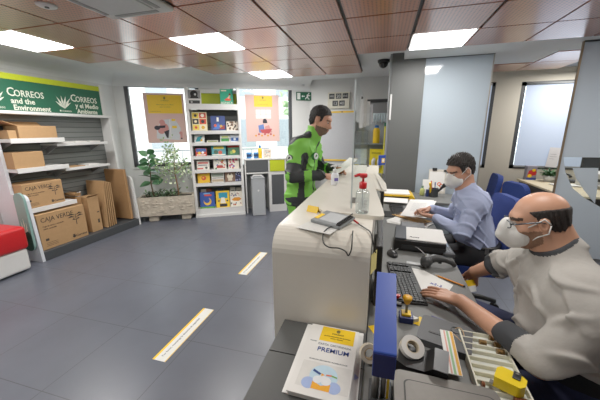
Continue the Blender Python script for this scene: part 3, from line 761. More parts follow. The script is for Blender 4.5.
book('teal book with yellow title on the fourth shelf', .37, .63, 1.16, .19, '#3c9aa5', [('r', '#e8d23f', .15, .66, .85, .9), ('c', '#2b5a40', .3, .35, .15), ('c', '#d3532f', .6, .3, .14), ('r', '#e5e2d3', .05, .04, .95, .14)], lean=16)
book('dark green book with red strip on the fourth shelf', .665, .88, 1.16, .185, '#1f6a45', [('r', '#bd2b2b', .0, .82, 1, 1), ('c', '#e0d04a', .5, .4, .16), ('c', '#7fb04c', .3, .3, .14)], lean=16)
book('white book with red lettering bars on the fifth shelf', .085, .31, .905, .17, '#e3ddd2', [('r', '#c5403a', .1, .66, .9, .82), ('r', '#38506e', .12, .46, .8, .54), ('r', '#c5403a', .05, .06, .5, .2), ('c', '#3a3a3a', .75, .2, .1)], lean=14)
book('white book with scattered coloured drawings on the fifth shelf', .385, .62, .905, .21, '#e9e6dc', scatter(['#c8402f', '#3a6fb5', '#e0b43a', '#3d8a55'], 18, 5, .06) + [('p', '#b03a2d', [(.2, .1), (.8, .1), (.7, .35), (.3, .35)])], lean=14)
book('cream book with pink heart pattern on the fifth shelf', .655, .86, .905, .215, '#ece4d4', scatter(['#d65a78', '#c23b4a', '#e3a43a', '#7a5aa0'], 16, 8, .08), lean=14)
book('plain yellow book with red circle on the sixth shelf', .08, .3, .655, .215, '#e8b71d', [('c', '#c9442c', .5, .42, .2), ('c', '#e8b71d', .46, .46, .07), ('r', '#a8401f', .2, .8, .8, .86)], lean=12)
book('white book with two photo strips on the sixth shelf', .33, .56, .655, .19, '#e2e0da', [('r', '#8c9a8c', .04, .55, .96, .92), ('r', '#40382f', .04, .4, .96, .46), ('r', '#b9a58a', .04, .06, .96, .3)], lean=12)
book('brown and cream book on the sixth shelf', .58, .77, .655, .195, '#7e5f4b', [('c', '#e3d8c3', .5, .55, .3), ('r', '#d8cdb8', .3, .1, .7, .4), ('c', '#4a3527', .5, .75, .1)], lean=12)
book('navy book with white flowers on the sixth shelf', .775, .885, .655, .2, '#27294a', scatter(['#dcdde6', '#8f93c0', '#5560a0'], 20, 11, .1), lean=12)
book('large dark blue picture book with a golden ring on the bottom shelf', .09, .36, .16, .31, '#2b4c9a', [('r', '#5a9a3a', 0, 0, 1, .1), ('c', '#e3b23a', .5, .42, .27), ('c', '#2b4c9a', .46, .5, .2), ('r', '#d84a3a', .3, .76, .8, .86), ('r', '#7db6e0', .25, .88, .7, .94)], y=.04, lean=10)
book('yellow comic book with blue title on the bottom shelf', .385, .64, .16, .32, '#efc530', [('r', '#2f9ab8', .2, .55, .85, .9), ('p', '#efe6d5', [(.3, .25), (.7, .25), (.62, .6), (.38, .6)]), ('r', '#2a2a30', .25, .04, .8, .22), ('c', '#1f2a4a', .2, .4, .07), ('c', '#1f2a4a', .82, .4, .07)], y=.04, lean=10)
book('white wide book with an orange fish on the bottom shelf', .65, .885, .16, .3, '#ece6d8', [('p', '#d98a1f', [(.1, .45), (.35, .6), (.75, .6), (.92, .48), (.7, .36), (.3, .38)])] + scatter(['#a33a3a', '#3a5a9a', '#4a3a2a'], 18, 14, .035, y=(.68, .95)) + scatter(['#2a2a2a', '#b54a2a'], 9, 15, .05, y=(.08, .26)), y=.04, lean=10)
for k, (x, c) in enumerate(((.1, '#d9d5cc'), (.2, '#8b4a3a'), (.43, '#2d3a55'), (.66, '#d6d2c8'), (.78, '#c9c2b2'))):
    book(('pale', 'brown', 'navy', 'cream', 'beige')[k] + ' book standing behind the front row on the bottom shelf', x, x + .1, .16, .34 + .01 * (k % 2), c, [('r', '#555555', .2, .8, .8, .84)], y=.2, lean=8)
# ------------------------------------------------------------------ low cabinet under window 2
LC = thing('low_cabinet', 'low white cabinet with dark and lime panels under the second window', 'cabinet', tuple(wf(2.06, -.4, 0)), WA)
DP = mat('#4a4d50', .55)
MB(WHITE).box(0, 1.4, -.01, .38, 1.055, 1.08).build('top_board', LC, bevel=.003)
for x in (0, .46, .79, 1.38): MB(WHITE).box(x, x + .025, 0, .37, 0, 1.055).build('upright', LC)
MB(mat('#9a9c9b', .6)).box(.02, 1.39, .35, .37, 0, 1.05).build('back_panel', LC)
MB(WHITE).box(.025, 1.38, 0, .36, .79, .815).build('shelf', LC)
MB(DP).box(.03, .455, -.004, .012, .825, 1.05).build('dark_panel', LC, bevel=.003)
MB(LIME).box(.49, .785, -.004, .012, .825, 1.05).build('lime_panel', LC, bevel=.003)
MB(DP).box(.82, 1.37, -.004, .012, .825, 1.05).build('dark_panel', LC, bevel=.003)
MB(WHITE).box(.485, .79, .0, .01, 0, .8).build('door', LC); MB(DP).box(.515, .765, -.004, 0, .15, .76).build('dark_panel', LC)
def tin(x, lab, col):
    t = thing('mug', lab, 'mug', tuple(wf(2.06 + x, -.28, 1.08)), WA)
    MB(mat(col, .4)).lathe([(.045, 0), (.048, .01), (.048, .11), (.044, .115)], n=20).build('body', t, smooth=True)
    MB(mat('#16325f', .5)).lathe([(.0485, .035), (.0487, .04), (.0487, .08), (.0485, .085)], n=20).build('band', t)
    MB(mat(col, .4)).tube([(.045, 0, .09), (.075, 0, .085), (.075, 0, .04), (.045, 0, .03)], .007).build('handle', t)
tin(.1, 'blue mug nearest the bookcase on the low cabinet', '#3c83c4'); tin(.24, 'blue mug beside the yellow bottle on the low cabinet', '#3577b8')
t = thing('bottle', 'yellow bottle with blue cap on the low cabinet', 'bottle', tuple(wf(2.38, -.28, 1.08)), WA)
MB(YEL).lathe([(.036, 0), (.04, .01), (.04, .16), (.03, .19), (.018, .2)], n=20).build('body', t, smooth=True)
MB(mat('#2f7fc0', .4)).lathe([(.022, .198), (.022, .24), (.012, .25)], n=16).build('cap', t, smooth=True)
t = thing('gift_box', 'pale patterned box on the low cabinet beside the yellow bottle', 'box', tuple(wf(2.45, -.3, 1.08)), WA)
MB(mat('#ddd3c4', .6)).box(0, .15, 0, .09, 0, .17).build('body', t, bevel=.004)
a = MB(M=T(0, -.001, 0) @ RX(90)); q = random.Random(4)
for k in range(14): flat(a, circ(q.uniform(.02, .13), q.uniform(.02, .15), .01), a.m(bk(('#b9a58a', '#8a9aa5', '#c98f7a')[k % 3])), .0004 * k / 14)
a.build('print', t, fix=False)
bn = thing('waste_bin', 'tall narrow grey metal bin in front of the low cabinet', 'bin', tuple(wf(2.165, -.64, 0)), WA)
MB(mat('#a9adb1', .4, .0)).box(0, .245, 0, .22, .01, .72).build('body', bn, bevel=.006)
MB(mat('#a2a6aa', .4, .3)).box(-.004, .249, -.004, .224, .72, .745).build('rim', bn, bevel=.004)
MB(WHITE).tube([(.03, .1, .75), (.05, .1, .78), (.2, .1, .775), (.22, .1, .75)], .012).build('flap_handle', bn)
MB(WHITE).lathe([(.018, 0), (.018, .002)], n=14, M=T(.12, -.003, .5) @ RX(90)).build('emblem', bn)
# floor stickers
for y0, y1, lab in ((1.405, 2.043, 'white floor distance sticker with yellow edges nearer the camera'), (2.727, 3.361, 'white floor distance sticker with yellow edges farther from the camera')):
    t = thing('floor_sticker', lab, 'floor sticker', (-1.46, (y0 + y1) / 2, 0)); L = (y1 - y0) / 2
    MB(mat('#dcdcd8', .6)).box(-.055, .055, -L, L, .0006, .002).build('sheet', t)
    MB(YEL).box(-.055, -.037, -L, L, .002, .0024).box(.049, .055, -L, L, .002, .0024).build('yellow_edge', t)
    text('Por favor, mantenga la distancia de seguridad', .0255, T(.006, -L + .04, .0024) @ RZ(90), mat('#6a6d72', .7), 'lettering', t, sx=.98)
# ------------------------------------------------------------------ counter
CW = mat('#d8d3c7', .38, var=.02, coat=.2)
K = thing('service_counter', 'long white service counter with rounded waterfall end', 'counter', (0, 1.13, 0))
cp = [(0, 0), (0, 1.07)] + [(.11 - .11 * math.cos(a), 1.07 + .1 * math.sin(a)) for a in [PI / 2 * k / 8 for k in range(1, 9)]] + [(2.62, 1.17), (2.62, 0)]
kb = MB(CW).prism(cp, -.45, -.02, 0, Matrix(((0, 0, 1, 0), (1, 0, 0, 0), (0, 1, 0, 0), (0, 0, 0, 1)))).build('shell', K, bevel=.018, seg=3)
def ledge(poly, z0, z1):
    cx = sum(a for a, b in poly) / len(poly); pts = []
    n = len(poly)
    for i in range(n):                                   # rounded corners
        p, a, b = Vector(poly[i]), Vector(poly[i - 1]), Vector(poly[(i + 1) % n])
        r = .05; u = (a - p).normalized(); v = (b - p).normalized()
        for k in range(5):
            t = k / 4; q = p + u * r * (1 - t) ** 2 + v * r * t ** 2; pts.append((q.x, q.y - 1.13))
    MB(CW).prism(pts, z0, z1).build('ledge', K, bevel=.003)
ledge([(-.30, 1.44), (.035, 1.40), (.02, 1.62), (-.065, 2.5), (-.33, 2.55)], 1.1705, 1.19)
ledge([(-.31, 2.58), (-.02, 2.15), (.055, 2.1), (.05, 2.4), (-.10, 3.6), (-.36, 3.65)], 1.1705, 1.18)
def acr(name, lab, x, y0, y1, z0, z1, loc0):
    t = thing(name, lab, 'screen', (x, y0, z0))
    MB(ACRY).box(-.003, .003, 0, y1 - y0, 0, z1 - z0).build('sheet', t)
    MB(mat('#b9c2c4', .2)).box(-.0035, .0035, -.004, .0, 0, z1 - z0).build('edge', t)
    for y in (.15, y1 - y0 - .15): MB(STEEL).box(-.012, .012, y - .03, y + .03, 0, .02).build('clamp', t)
acr('protective_screen', 'clear acrylic protective screen standing on the white counter', -.14, 1.52, 3.6, 1.191, 1.84, 0)
# sanitizer with red pump
def pump(name, lab, loc, rot, hb, rb, body, pumpm, liquid=False, printc=None, k=1):
    t = thing(name, lab, 'bottle', loc, rot)
    MB(body).lathe([(rb * .93, 0), (rb, .006), (rb, hb * .82), (rb * .8, hb * .92), (rb * .42, hb)], n=24).build('bottle_body', t, smooth=True)
    if liquid: MB(clear_mat('gel', (.97, .98, .99), .03)).lathe([(rb * .88, .004), (rb * .93, .01), (rb * .93, hb * .6)], n=20).build('gel', t, smooth=True)
    p = MB(pumpm)
    p.lathe([(rb * .5, 0), (rb * .55, .004), (rb * .55, .03 * k), (rb * .3, .036 * k)], (0, 0, hb), n=20).cyl((0, 0, hb + .03 * k), (0, 0, hb + .058 * k), .006 * k)
    p.lathe([(.008 * k, 0), (.019 * k, .006 * k), (.021 * k, .018 * k), (.016 * k, .024 * k)], (0, 0, hb + .052 * k), n=16)
    p.tube([(0, 0, hb + .068 * k), (-.02 * k, 0, hb + .07 * k), (-.045 * k, 0, hb + .062 * k)], [.009 * k, .008 * k, .006 * k])
    p.build('pump', t, smooth=True)
    MB(mat('#e6e8e8', .3)).cyl((0, 0, .02), (0, 0, hb), .0025).build('dip_tube', t)
    a = MB(mat('#9a9c9e', .6), mat('#d6d4cd', .6))
    if printc is None:
        for q in range(9): a.box(-rb * .5, rb * (.5 - .3 * (q % 3 == 2)), -rb * 1.03, -rb * .99, hb * .15 + q * hb * .06, hb * .165 + q * hb * .06)
        a.box(rb * .1, rb * .6, -rb * 1.03, -rb * .95, hb * .04, hb * .13)
    if printc: a.box(-rb * .5, rb * .5, -rb * 1.02, -rb * .97, hb * .35, hb * .6, a.m(mat(printc, .5)))
    if a.v: a.build('printing', t)
pump('sanitizer_bottle', 'clear hand sanitizer bottle with red pump on the near end of the counter', (-.079, 1.452, 1.191), .3, .125, .034, PLASTIC, RED, True)
pump('lotion_bottle', 'white pump bottle beside the customer\'s hands on the counter', (-.35, 2.3, 1.171), .5, .1, .032, mat('#dfe1e6', .4), WHITE, False, '#6a5fa8', .8)
# signature terminal
st = thing('signature_pad', 'dark grey signature pad with grey screen on the counter end', 'signature pad', (-.205, 1.31, 1.172), math.radians(-28))
st.scale = (.86, .86, .86)
TI = RX(9)
MB(mat('#7d8284', .45)).box(-.1, .1, -.075, .075, .008, .028, M=TI).build('case', st, bevel=.006)
MB(mat('#b9bec0', .25)).box(-.055, .07, -.05, .055, .0282, .029, M=TI).build('screen', st)
MB(YEL).box(-.094, -.066, -.045, .02, .0282, .029, M=TI).build('sticker', st)
MB(BLACK).box(.074, .1, -.07, .06, .028, .036, M=TI).build('pen_holder', st, bevel=.003)
MB(BLACK).tube([(.086, -.07, .042), (.086, .07, .042)], .004, M=TI).build('stylus', st)
MB(mat('#46494b', .5)).box(-.03, .05, .04, .075, 0, .012).box(-.09, -.06, -.06, -.03, -.0, .006).build('stand', st)
cb = MB(BLACK)
def cable(name, lab, pts, r=.003, m=BLACK):
    P = [Vector(p) for p in pts]; Q = []
    for i in range(len(P) - 1):
        a, b, c, d = P[max(i - 1, 0)], P[i], P[i + 1], P[min(i + 2, len(P) - 1)]
        for k in range(6):
            t = k / 6; Q.append(.5 * ((2 * b) + (c - a) * t + (2 * a - 5 * b + 4 * c - d) * t * t + (3 * b - a - 3 * c + d) * t ** 3))
    Q.append(P[-1])
    o = MB(m).tube(Q, r, 8).build(name, None, smooth=True, loc=Q[0]); return tag(o, lab, 'cable')
cable('cable', 'black looped signature pad cable hanging over the counter end', [(-.115, 1.31, 1.19), (-.16, 1.27, 1.178), (-.205, 1.225, 1.176), (-.222, 1.165, 1.168), (-.215, 1.128, 1.14), (-.19, 1.124, 1.122), (-.15, 1.124, 1.122), (-.122, 1.124, 1.112), (-.109, 1.123, 1.094), (-.1, 1.123, 1.11), (-.096, 1.124, 1.13), (-.096, 1.135, 1.16), (-.1, 1.2, 1.176)])
cable('cable', 'black cable with red tip running from signature pad to the monitor', [(-.115, 1.32, 1.19), (-.085, 1.3, 1.178), (-.05, 1.25, 1.176), (-.025, 1.2, 1.175), (-.012, 1.17, 1.14), (0, 1.19, 1.09)])
tag(MB(RED).cyl((-.108, 1.315, 1.19), (-.085, 1.3, 1.18), .0045).build('cable_plug', None, loc=(-.1, 1.31, 1.18)), 'small red cable plug at the signature pad', 'plug')
tag(MB(mat('#d0d0cc', .3)).box(-.33, -.16, 1.17, 1.35, 1.1702, 1.1712, M=T(-.25, 1.26, 0) @ RZ(-18) @ T(.25, -1.26, 0)).build('leaflet', None, loc=(-.25, 1.26, 1.17)), 'pale leaflet lying under the signature pad', 'leaflet')
tc = thing('tent_card', 'small yellow folded card on the counter behind the signature pad', 'card', (-.345, 1.46, 1.1705), -.4)
MB(YEL).box(-.035, .035, -.001, .001, 0, .036, M=RX(-25)).box(-.035, .035, -.001, .001, 0, .036, M=T(0, .03, 0) @ RX(25)).build('card', tc)
tag(MB(mat('#e6d98a', .8)).box(-.0005, .0005, 0, .07, 1.0, 1.09, M=T(-.016, 1.16, 0) @ RZ(-18)).build('sticky_note', None, loc=(-.016, 1.16, 1.04)), 'yellow sticky note on the inner side of the counter end', 'sticky note')
pp = MB(PAPER)
g = []
for i in range(7):
    for j in range(2):
        u = i / 6; g.append((-.11 + .22 * u, .10 * (j * 2 - 1), .14 * u - .05 * u * (1 - u)))
pp.add(g, [(2 * i, 2 * i + 1, 2 * i + 3, 2 * i + 2) for i in range(6)])
o = pp.build('paper_sheet', None, fix=False); o.location = (-.36, 2.86, 1.19); o.rotation_euler = (0, 0, .5)
tag(o, 'white paper sheet held up by the customer over the counter', 'paper')
# ------------------------------------------------------------------ desks
DT = mat('#6a6b69', .5, var=.05); DT2 = mat('#4c4d4c', .5, var=.06)
D = thing('desk', 'long grey office desk behind the white counter', 'desk', (0, .6, 0))
MB(DT).box(-.015, .514, -.3, 3.68, .712, .74).build('worktop', D, bevel=.003)
for y in (.1, 1.9, 3.5): MB(DT2).box(.0, .45, y, y + .03, 0, .71).build('panel_leg', D)
D2 = thing('desk', 'dark grey return desk along the frosted partition', 'desk', (.54, 3.7, 0))
MB(DT).box(-.024, .5, 0, .58, .712, .74).build('worktop', D2, bevel=.003)
MB(DT2).box(.44, .48, .02, .56, 0, .71).build('panel_leg', D2)
S = thing('side_table', 'dark grey low table top in front of the counter end', 'table', (-.395, .2, 0))
MB(DT2).box(0, .375, -.1, .72, .71, .738).box(0, .375, .724, .925, .71, .738).build('tabletop', S, bevel=.002)
for x in (.02, .32):
    for y in (-.08, .86): MB(mat('#5a5b5b', .5)).box(x, x + .04, y, y + .04, 0, .71).build('leg', S)
# premium booklets
b = thing('brochure', 'white card catalogue cover with yellow heading and blue lettering on the low table', 'brochure', (-.262, .742, .7575), math.radians(-1.5))
CVR = mat('#e4e2dd', .5, var=.02)
MB(CVR).box(0, .205, 0, .355, 0, .004).build('cover', b)
MB(PAPER).box(.004, .2, .003, .35, -.0155, 0).build('pages', b)
a = MB(YEL, mat('#bcd7e6', .6), mat('#9fb2dd', .6), mat('#f0a62a', .6), mat('#24407f', .6), mat('#e5e8ea', .6), mat('#d8d6d0', .6), mat('#74a94a', .6), mat('#de6a4a', .6))
flat(a, [(.05, .262), (.19, .262), (.19, .35), (.05, .35)], 0, .0043)
flat(a, [(.02, .03), (.2, .03), (.2, .145), (.02, .145)], 6, .0042)
flat(a, circ(.108, .088, .05, 24), 1, .0044)
flat(a, circ(.062, .05, .024, 16), 2, .0046); flat(a, circ(.15, .05, .024, 16), 2, .0046)
flat(a, [(.075, .03), (.138, .03), (.138, .06), (.106, .048), (.075, .06)], 3, .0047)
flat(a, circ(.09, .07, .016), 5, .0048); flat(a, circ(.12, .07, .018), 5, .0048); flat(a, circ(.105, .078, .014), 5, .0049)
flat(a, [(.068, .112), (.098, .098), (.094, .09), (.066, .102)], 4, .005); flat(a, [(.098, .1), (.112, .094), (.1, .086)], 3, .0051)
flat(a, [(.115, .098), (.135, .1), (.135, .094), (.116, .092)], 8, .0051); flat(a, [(.135, .1), (.155, .096), (.155, .09), (.135, .094)], 7, .0051)
a.build('cover_art', b, fix=False)
G2 = mat('#7f7233', .7); NV = mat('#263f86', .6); LG = mat('#9ea0a4', .7)
e = MB(G2); flat(e, circ(.12, .328, .008), 0, .0047); flat(e, [(.109, .333), (.12, .342), (.131, .333)], 0, .0047); e.build('horn_emblem', b, fix=False)
def btx(s, sz, x, y, m, bold=0, al='CENTER', sx=1): text(s, sz, T(x, y, .0048) , m, 'lettering', b, al, bold=bold, sx=sx)
btx('CORREOS', .011, .12, .308, G2); btx('SOLICITE INFORMACION EN VENTANILLA', .0058, .12, .292, G2); btx('CARTA Y PAQUETE', .0058, .12, .28, G2)
btx('CARTA CERTIFICADA', .0145, .118, .238, LG, 0, 'CENTER', .95); btx('PREMIUM', .031, .118, .203, NV, .00025, 'CENTER', .98)
btx('ENVIOS CON SEGUIMIENTO Y ENTREGA EN MANO', .0062, .11, .155, LG); btx('CORREOS', .006, .03, .25, LG)
b2 = thing('brochure', 'white papers under the catalogue, sticking out on its right', 'brochure', (-.225, .76, .7385), 0)
MB(PAPER).box(-.055, .195, -.01, .355, 0, .0022).build('pages', b2)
a = MB(mat('#9fb2dd', .6)); flat(a, [(.176, .1), (.192, .115), (.176, .13)], 0, .0024); a.build('print', b2, fix=False)
# blue slanted bar on a post
bp_ = thing('sign_stand', 'blue slanted box sign on a metal post beside the catalogue', 'sign', (.048, .78, .74))
BL1 = mat('#3450a8', .35, var=.03)
MB(BL1, mat('#2a3580', .35)).prism([(.012, .1), (-.004, .205), (.25, .345), (.262, .325), (.05, .1)], -.038, .03, 0, YZ).build('sign_box', bp_, bevel=.004)
MB(mat('#1f2566', .35)).prism([(.0095, .103), (-.0062, .2), (-.0042, .2), (.0115, .103)], -.036, .028, 0, YZ).build('shaded_front', bp_)  # shade of the steep front, put into a darker navy
MB(STEEL).cyl((-.025, .03, 0), (-.025, .03, .13), .012).cyl((.0, .035, 0), (.0, .035, .13), .008).build('post', bp_, smooth=True)
MB(YEL).box(.01, .018, .03, .036, 0, .13).build('yellow_strip', bp_)
MB(DARK).box(-.045, .03, .01, .1, 0, .008).build('base', bp_, bevel=.003)
# weighing scale
ws = thing('weighing_scale', 'silver metal weighing scale platform at the front of the desk', 'scale', (.235, .775, .74), math.radians(-1))
MB(DARK).box(-.13, .13, -.11, .09, 0, .035).build('base', ws, bevel=.01)
SCM = mat('#77746f', .42, .75, .08, 60)
MB(SCM).prism(rrect(-.155, .155, -.15, .11, .025), .036, .06).build('platform', ws, bevel=.006)
MB(mat('#2f2e2c', .5)).prism(rrect(-.125, .14, -.15, .075, .02) , .0602, .0608).build('groove', ws)
MB(SCM).prism(rrect(-.12, .135, -.15, .07, .018), .0609, .0622).build('plate', ws)
# tape dispenser + rolls
def ring(mb, r0, r1, w, M, m0=0, m1=0, n=32):
    vs = []; fs = []
    for k in range(n):
        a = 2 * PI * k / n
        for r_, z in ((r0, -w / 2), (r1, -w / 2), (r1, w / 2), (r0, w / 2)): vs.append((r_ * math.cos(a), r_ * math.sin(a), z))
    for k in range(n):
        k2 = (k + 1) % n
        for q in range(4): fs.append((k * 4 + q, k * 4 + (q + 1) % 4, k2 * 4 + (q + 1) % 4, k2 * 4 + q))
    mb.add(vs, fs, m0, M)
td = thing('tape_dispenser', 'black desk tape dispenser beside the blue sign', 'tape dispenser', (.175, .955, .741), math.radians(-12))
MB(BLACK).prism([(-.08, 0), (.085, 0), (.09, .075), (.045, .082), (.02, .06), (-.04, .055), (-.075, .07)], -.055, .055, 0, Matrix(((1, 0, 0, 0), (0, 0, 1, 0), (0, 1, 0, 0), (0, 0, 0, 1)))).build('body', td, bevel=.004)
MB(mat('#6b6d6e', .3)).box(.045, .09, -.055, .055, .079, .082).build('cutter', td)
tr = thing('tape_roll', 'large roll of clear tape on the black dispenser', 'tape roll', (.148, .985, .815))
m_ = MB(mat('#c9c6c0', .3), mat('#cdbfa5', .6)); ring(m_, .024, .042, .03, RX(28) @ RY(12), 0); ring(m_, .021, .024, .031, RX(28) @ RY(12), 1); m_.build('tape', tr, smooth=False)
tr = thing('tape_roll', 'roll of brown tape standing behind the blue sign by the counter end', 'tape roll', (-.003, .965, .775))
m_ = MB(mat('#d3cbb9', .4), mat('#b49a70', .6)); ring(m_, .021, .034, .028, RX(62) @ RY(14), 0); ring(m_, .018, .021, .029, RX(62) @ RY(14), 1); m_.build('tape', tr)
pt = thing('label_printer', 'flat dark grey desktop device behind the tape dispenser', 'device', (.30, 1.17, .74), math.radians(-16))
MB(mat('#48494b', .5)).prism(rrect(-.1, .1, -.09, .09, .02), 0, .03).build('case', pt, bevel=.006)
m_ = MB(mat('#333436', .5)); ring(m_, .02, .023, .003, T(.04, .04, .031)); m_.build('ring_mark', pt)
MB(BLACK).box(-.06, .03, -.03, -.02, .03, .032).build('slot', pt)
stp = thing('stamp_strip', 'striped orange and green label strip lying on the flat device', 'label strip', (.297, 1.06, .772), math.radians(-4))
m_ = MB(PAPER, mat('#e0a83a', .6), mat('#8fb889', .6), mat('#dba08f', .6)); m_.box(-.024, .024, -.12, .12, 0, .003)
for x0, x1, k in ((.012, .022, 1), (-.002, .006, 2), (-.012, -.006, 3)): m_.box(x0, x1, -.118, .118, .003, .0034, k)
m_.build('strip', stp)
rbp = [(.35 + .022 * math.cos(a), 1.17 + .04 * math.sin(a), .772 + .01 * math.sin(2 * a)) for a in [2 * PI * k / 20 for k in range(21)]]
tag(MB(mat('#c9a981', .6)).tube(rbp, .0016, 6).build('rubber_band', None, loc=(.35, 1.17, .77)), 'tan rubber band loop beside the striped label strip', 'rubber band')
# coin tray
CTM = mat('#e0decb', .5, var=.03)
ct = thing('coin_tray', 'cream coin tray with slots at the edge of the desk', 'tray', (.43, 1.035, .74), math.radians(-2))
w, l = .078, .17
c_ = MB(CTM).box(-w, w, -l, l, 0, .014)
for a_, b_ in ((-w, -w + .006), (w - .006, w)): c_.box(a_, b_, -l, l, .014, .036)
for k in range(10): y = -l + k * (2 * l - .006) / 9; c_.box(-w, w, y, y + .0045, .014, .032)
c_.build('tray', ct, bevel=.0015)
inn = mat('#e2e5dc', .5)
for k in range(9):
    y = -l + .006 + k * (2 * l - .006) / 9
    MB(inn).box(-w + .007, w - .007, y + .001, y + .03, .0142, .017).build('slot_liner', ct)
COIN = mat('#8a6a3c', .35, .6); COP = mat('#7a4426', .4, .6)
for x, row, n, mm, lab in ((.04, 8, 3, COIN, 'short row of brass coins in the farthest slot of the tray'), (.0, 7, 5, COIN, 'row of brass coins in the second slot of the tray'), (.05, 7, 4, COIN, 'brass coins at the right of the second tray slot'), (.05, 6, 5, COIN, 'brass coins at the right of the third tray slot'), (-.055, 1, 2, COP, 'two copper coins at the left of a near tray slot'), (.04, 0, 7, COP, 'row of copper coins in the nearest tray slot')):
    y = -l + .006 + row * (2 * l - .006) / 9 + .016
    p0 = Matrix.Translation((.43, 1.035, .74)) @ RZ(-2) @ Vector((x, y, .0287))
    t = thing('coin_stack', lab, 'coins', tuple(p0), math.radians(-2))
    for q in range(n): MB(mm).cyl((-n * .0025 + q * .005, 0, 0), (-n * .0025 + q * .005 + .0035, 0, 0), .0115, n=16).build('coin', t)
tm_ = thing('tape_measure', 'yellow tape measure with black clip resting on the coin tray', 'tape measure', (.445, .93, .777), math.radians(-28))
MB(mat('#f0cf12', .35)).prism([(-.04, -.03), (.03, -.03), (.042, -.012), (.042, .02), (.022, .035), (-.03, .035), (-.04, .02)], 0, .038).build('case', tm_, bevel=.007, seg=3)
MB(BLACK).box(.004, .026, .0, .036, .038, .043).build('clip', tm_, bevel=.002); MB(STEEL).cyl((.015, .022, .043), (.015, .022, .046), .005).build('screw', tm_)
MB(STEEL).box(-.05, -.04, -.028, -.01, .004, .006).build('hook', tm_)
# stamp
rs = thing('rubber_stamp', 'hand stamp with yellow knob and metal shaft between blue sign and keyboard', 'stamp', (.152, 1.26, .74))
MB(mat('#23306a', .4)).box(-.03, .03, -.03, .03, 0, .03).build('base', rs, bevel=.004)
MB(YEL).box(-.02, .02, -.02, .02, .03, .042).build('collar', rs, bevel=.002); MB(STEEL).cyl((0, 0, .04), (0, 0, .1), .006).build('shaft', rs, smooth=True)
MB(mat('#e8a91e', .35)).lathe([(.008, .085), (.012, .09), (.021, .112), (.02, .122), (.01, .126)], n=20).build('knob', rs, smooth=True)
for x, s in ((-.05, 1), (.045, -1)): MB(PAPER).prism([(-.012, -.015), (.012, 0), (-.012, .015)], .002, .02, M=T(x, 0, 0)).build('white_wing', rs)
yl = thing('yellow_leaflet', 'yellow leaflet with pale print lying near the keyboard front', 'leaflet', (.245, 1.25, .7402), -.5)
MB(YEL).box(-.05, .05, -.035, .035, 0, .001).build('sheet', yl); a = MB(mat('#f1e7b0', .6)); flat(a, circ(0, 0, .022, 14, .014), 0, .0012); a.build('print', yl, fix=False)
tag(MB(YEL).box(.0, .09, 1.12, 1.2, .7402, .7415, M=T(.05, 1.16, 0) @ RZ(30) @ T(-.05, -1.16, 0)).build('yellow_leaflet', None, loc=(.05, 1.16, .74)), 'yellow leaflet lying behind the blue sign', 'leaflet')
tag(MB(mat('#3a2e86', .4)).cyl((.27, 1.31, .746), (.33, 1.285, .746), .0045).build('pen', None, loc=(.3, 1.3, .745)), 'short violet pen beside the yellow leaflet', 'pen')
tag(MB(RED).cyl((.125, 1.42, .74), (.125, 1.42, .77), .012).build('glue_stick', None, loc=(.125, 1.42, .74)), 'small red cap standing left of the keyboard', 'cap')
# keyboards
KEY = mat('#111112', .5); KEY2 = mat('#1b1c1d', .5)
def keyboard(lab, loc, rz, cols=22, rows=6, kw=.02, body=KEY):
    t = thing('keyboard', lab, 'keyboard', loc, rz); W_, H_ = cols * kw + .014, rows * kw + .018
    MB(body).box(-W_ / 2, W_ / 2, -H_ / 2 - .012, H_ / 2, 0, .014, M=RX(3)).build('case', t, bevel=.004)
    kk = MB(KEY2)
    for i in range(cols):
        for j in range(rows):
            if i in (15, 19) or (j == 0 and 4 <= i <= 8): continue
            x, y = -W_ / 2 + .007 + i * kw, -H_ / 2 + .007 + j * kw + (.004 if j == rows - 1 else 0)
            kk.box(x + .0015, x + kw - .0015, y + .0015, y + kw - .0015, .014, .022, M=RX(3))
    x = -W_ / 2 + .007 + 4 * kw; kk.box(x + .002, x + 5 * kw - .002, -H_ / 2 + .0085, -H_ / 2 + .007 + kw - .0015, .014, .022, M=RX(3))
    kk.build('keys', t)
    return t
keyboard('black keyboard on the desk in front of the bald man', (.165, 1.62, .74), math.radians(90 + 6))
keyboard('black keyboard on the desk of the man in the blue shirt', (.2, 3.2, .74), math.radians(90 + 3))
def monitor(lab, y0, y1, x, z0, z1):
    t = thing('monitor', lab, 'monitor', (x, (y0 + y1) / 2, .74)); h = (y1 - y0) / 2
    MB(BLACK).box(-.012, .018, -h, h, z0 - .74, z1 - .74).build('housing', t, bevel=.006)
    MB(mat('#20242a', .15)).box(.018, .019, -h + .012, h - .012, z0 - .725, z1 - .752).build('display', t)
    MB(BLACK).box(-.012, .012, -.03, .03, .02, z0 - .73).build('neck', t); MB(BLACK).box(-.02, .13, -.1, .1, 0, .014).build('foot', t, bevel=.004)
    MB(mat('#55585a', .4)).box(-.022, -.012, -h * .5, h * .5, .25, z1 - .8).build('back_bulge', t, bevel=.003)
monitor('black monitor seen edge-on just behind the near counter end', 1.24, 1.68, .012, .80, 1.1)
monitor('black monitor seen edge-on facing the man in the blue shirt', 2.82, 3.25, .03, .86, 1.14)
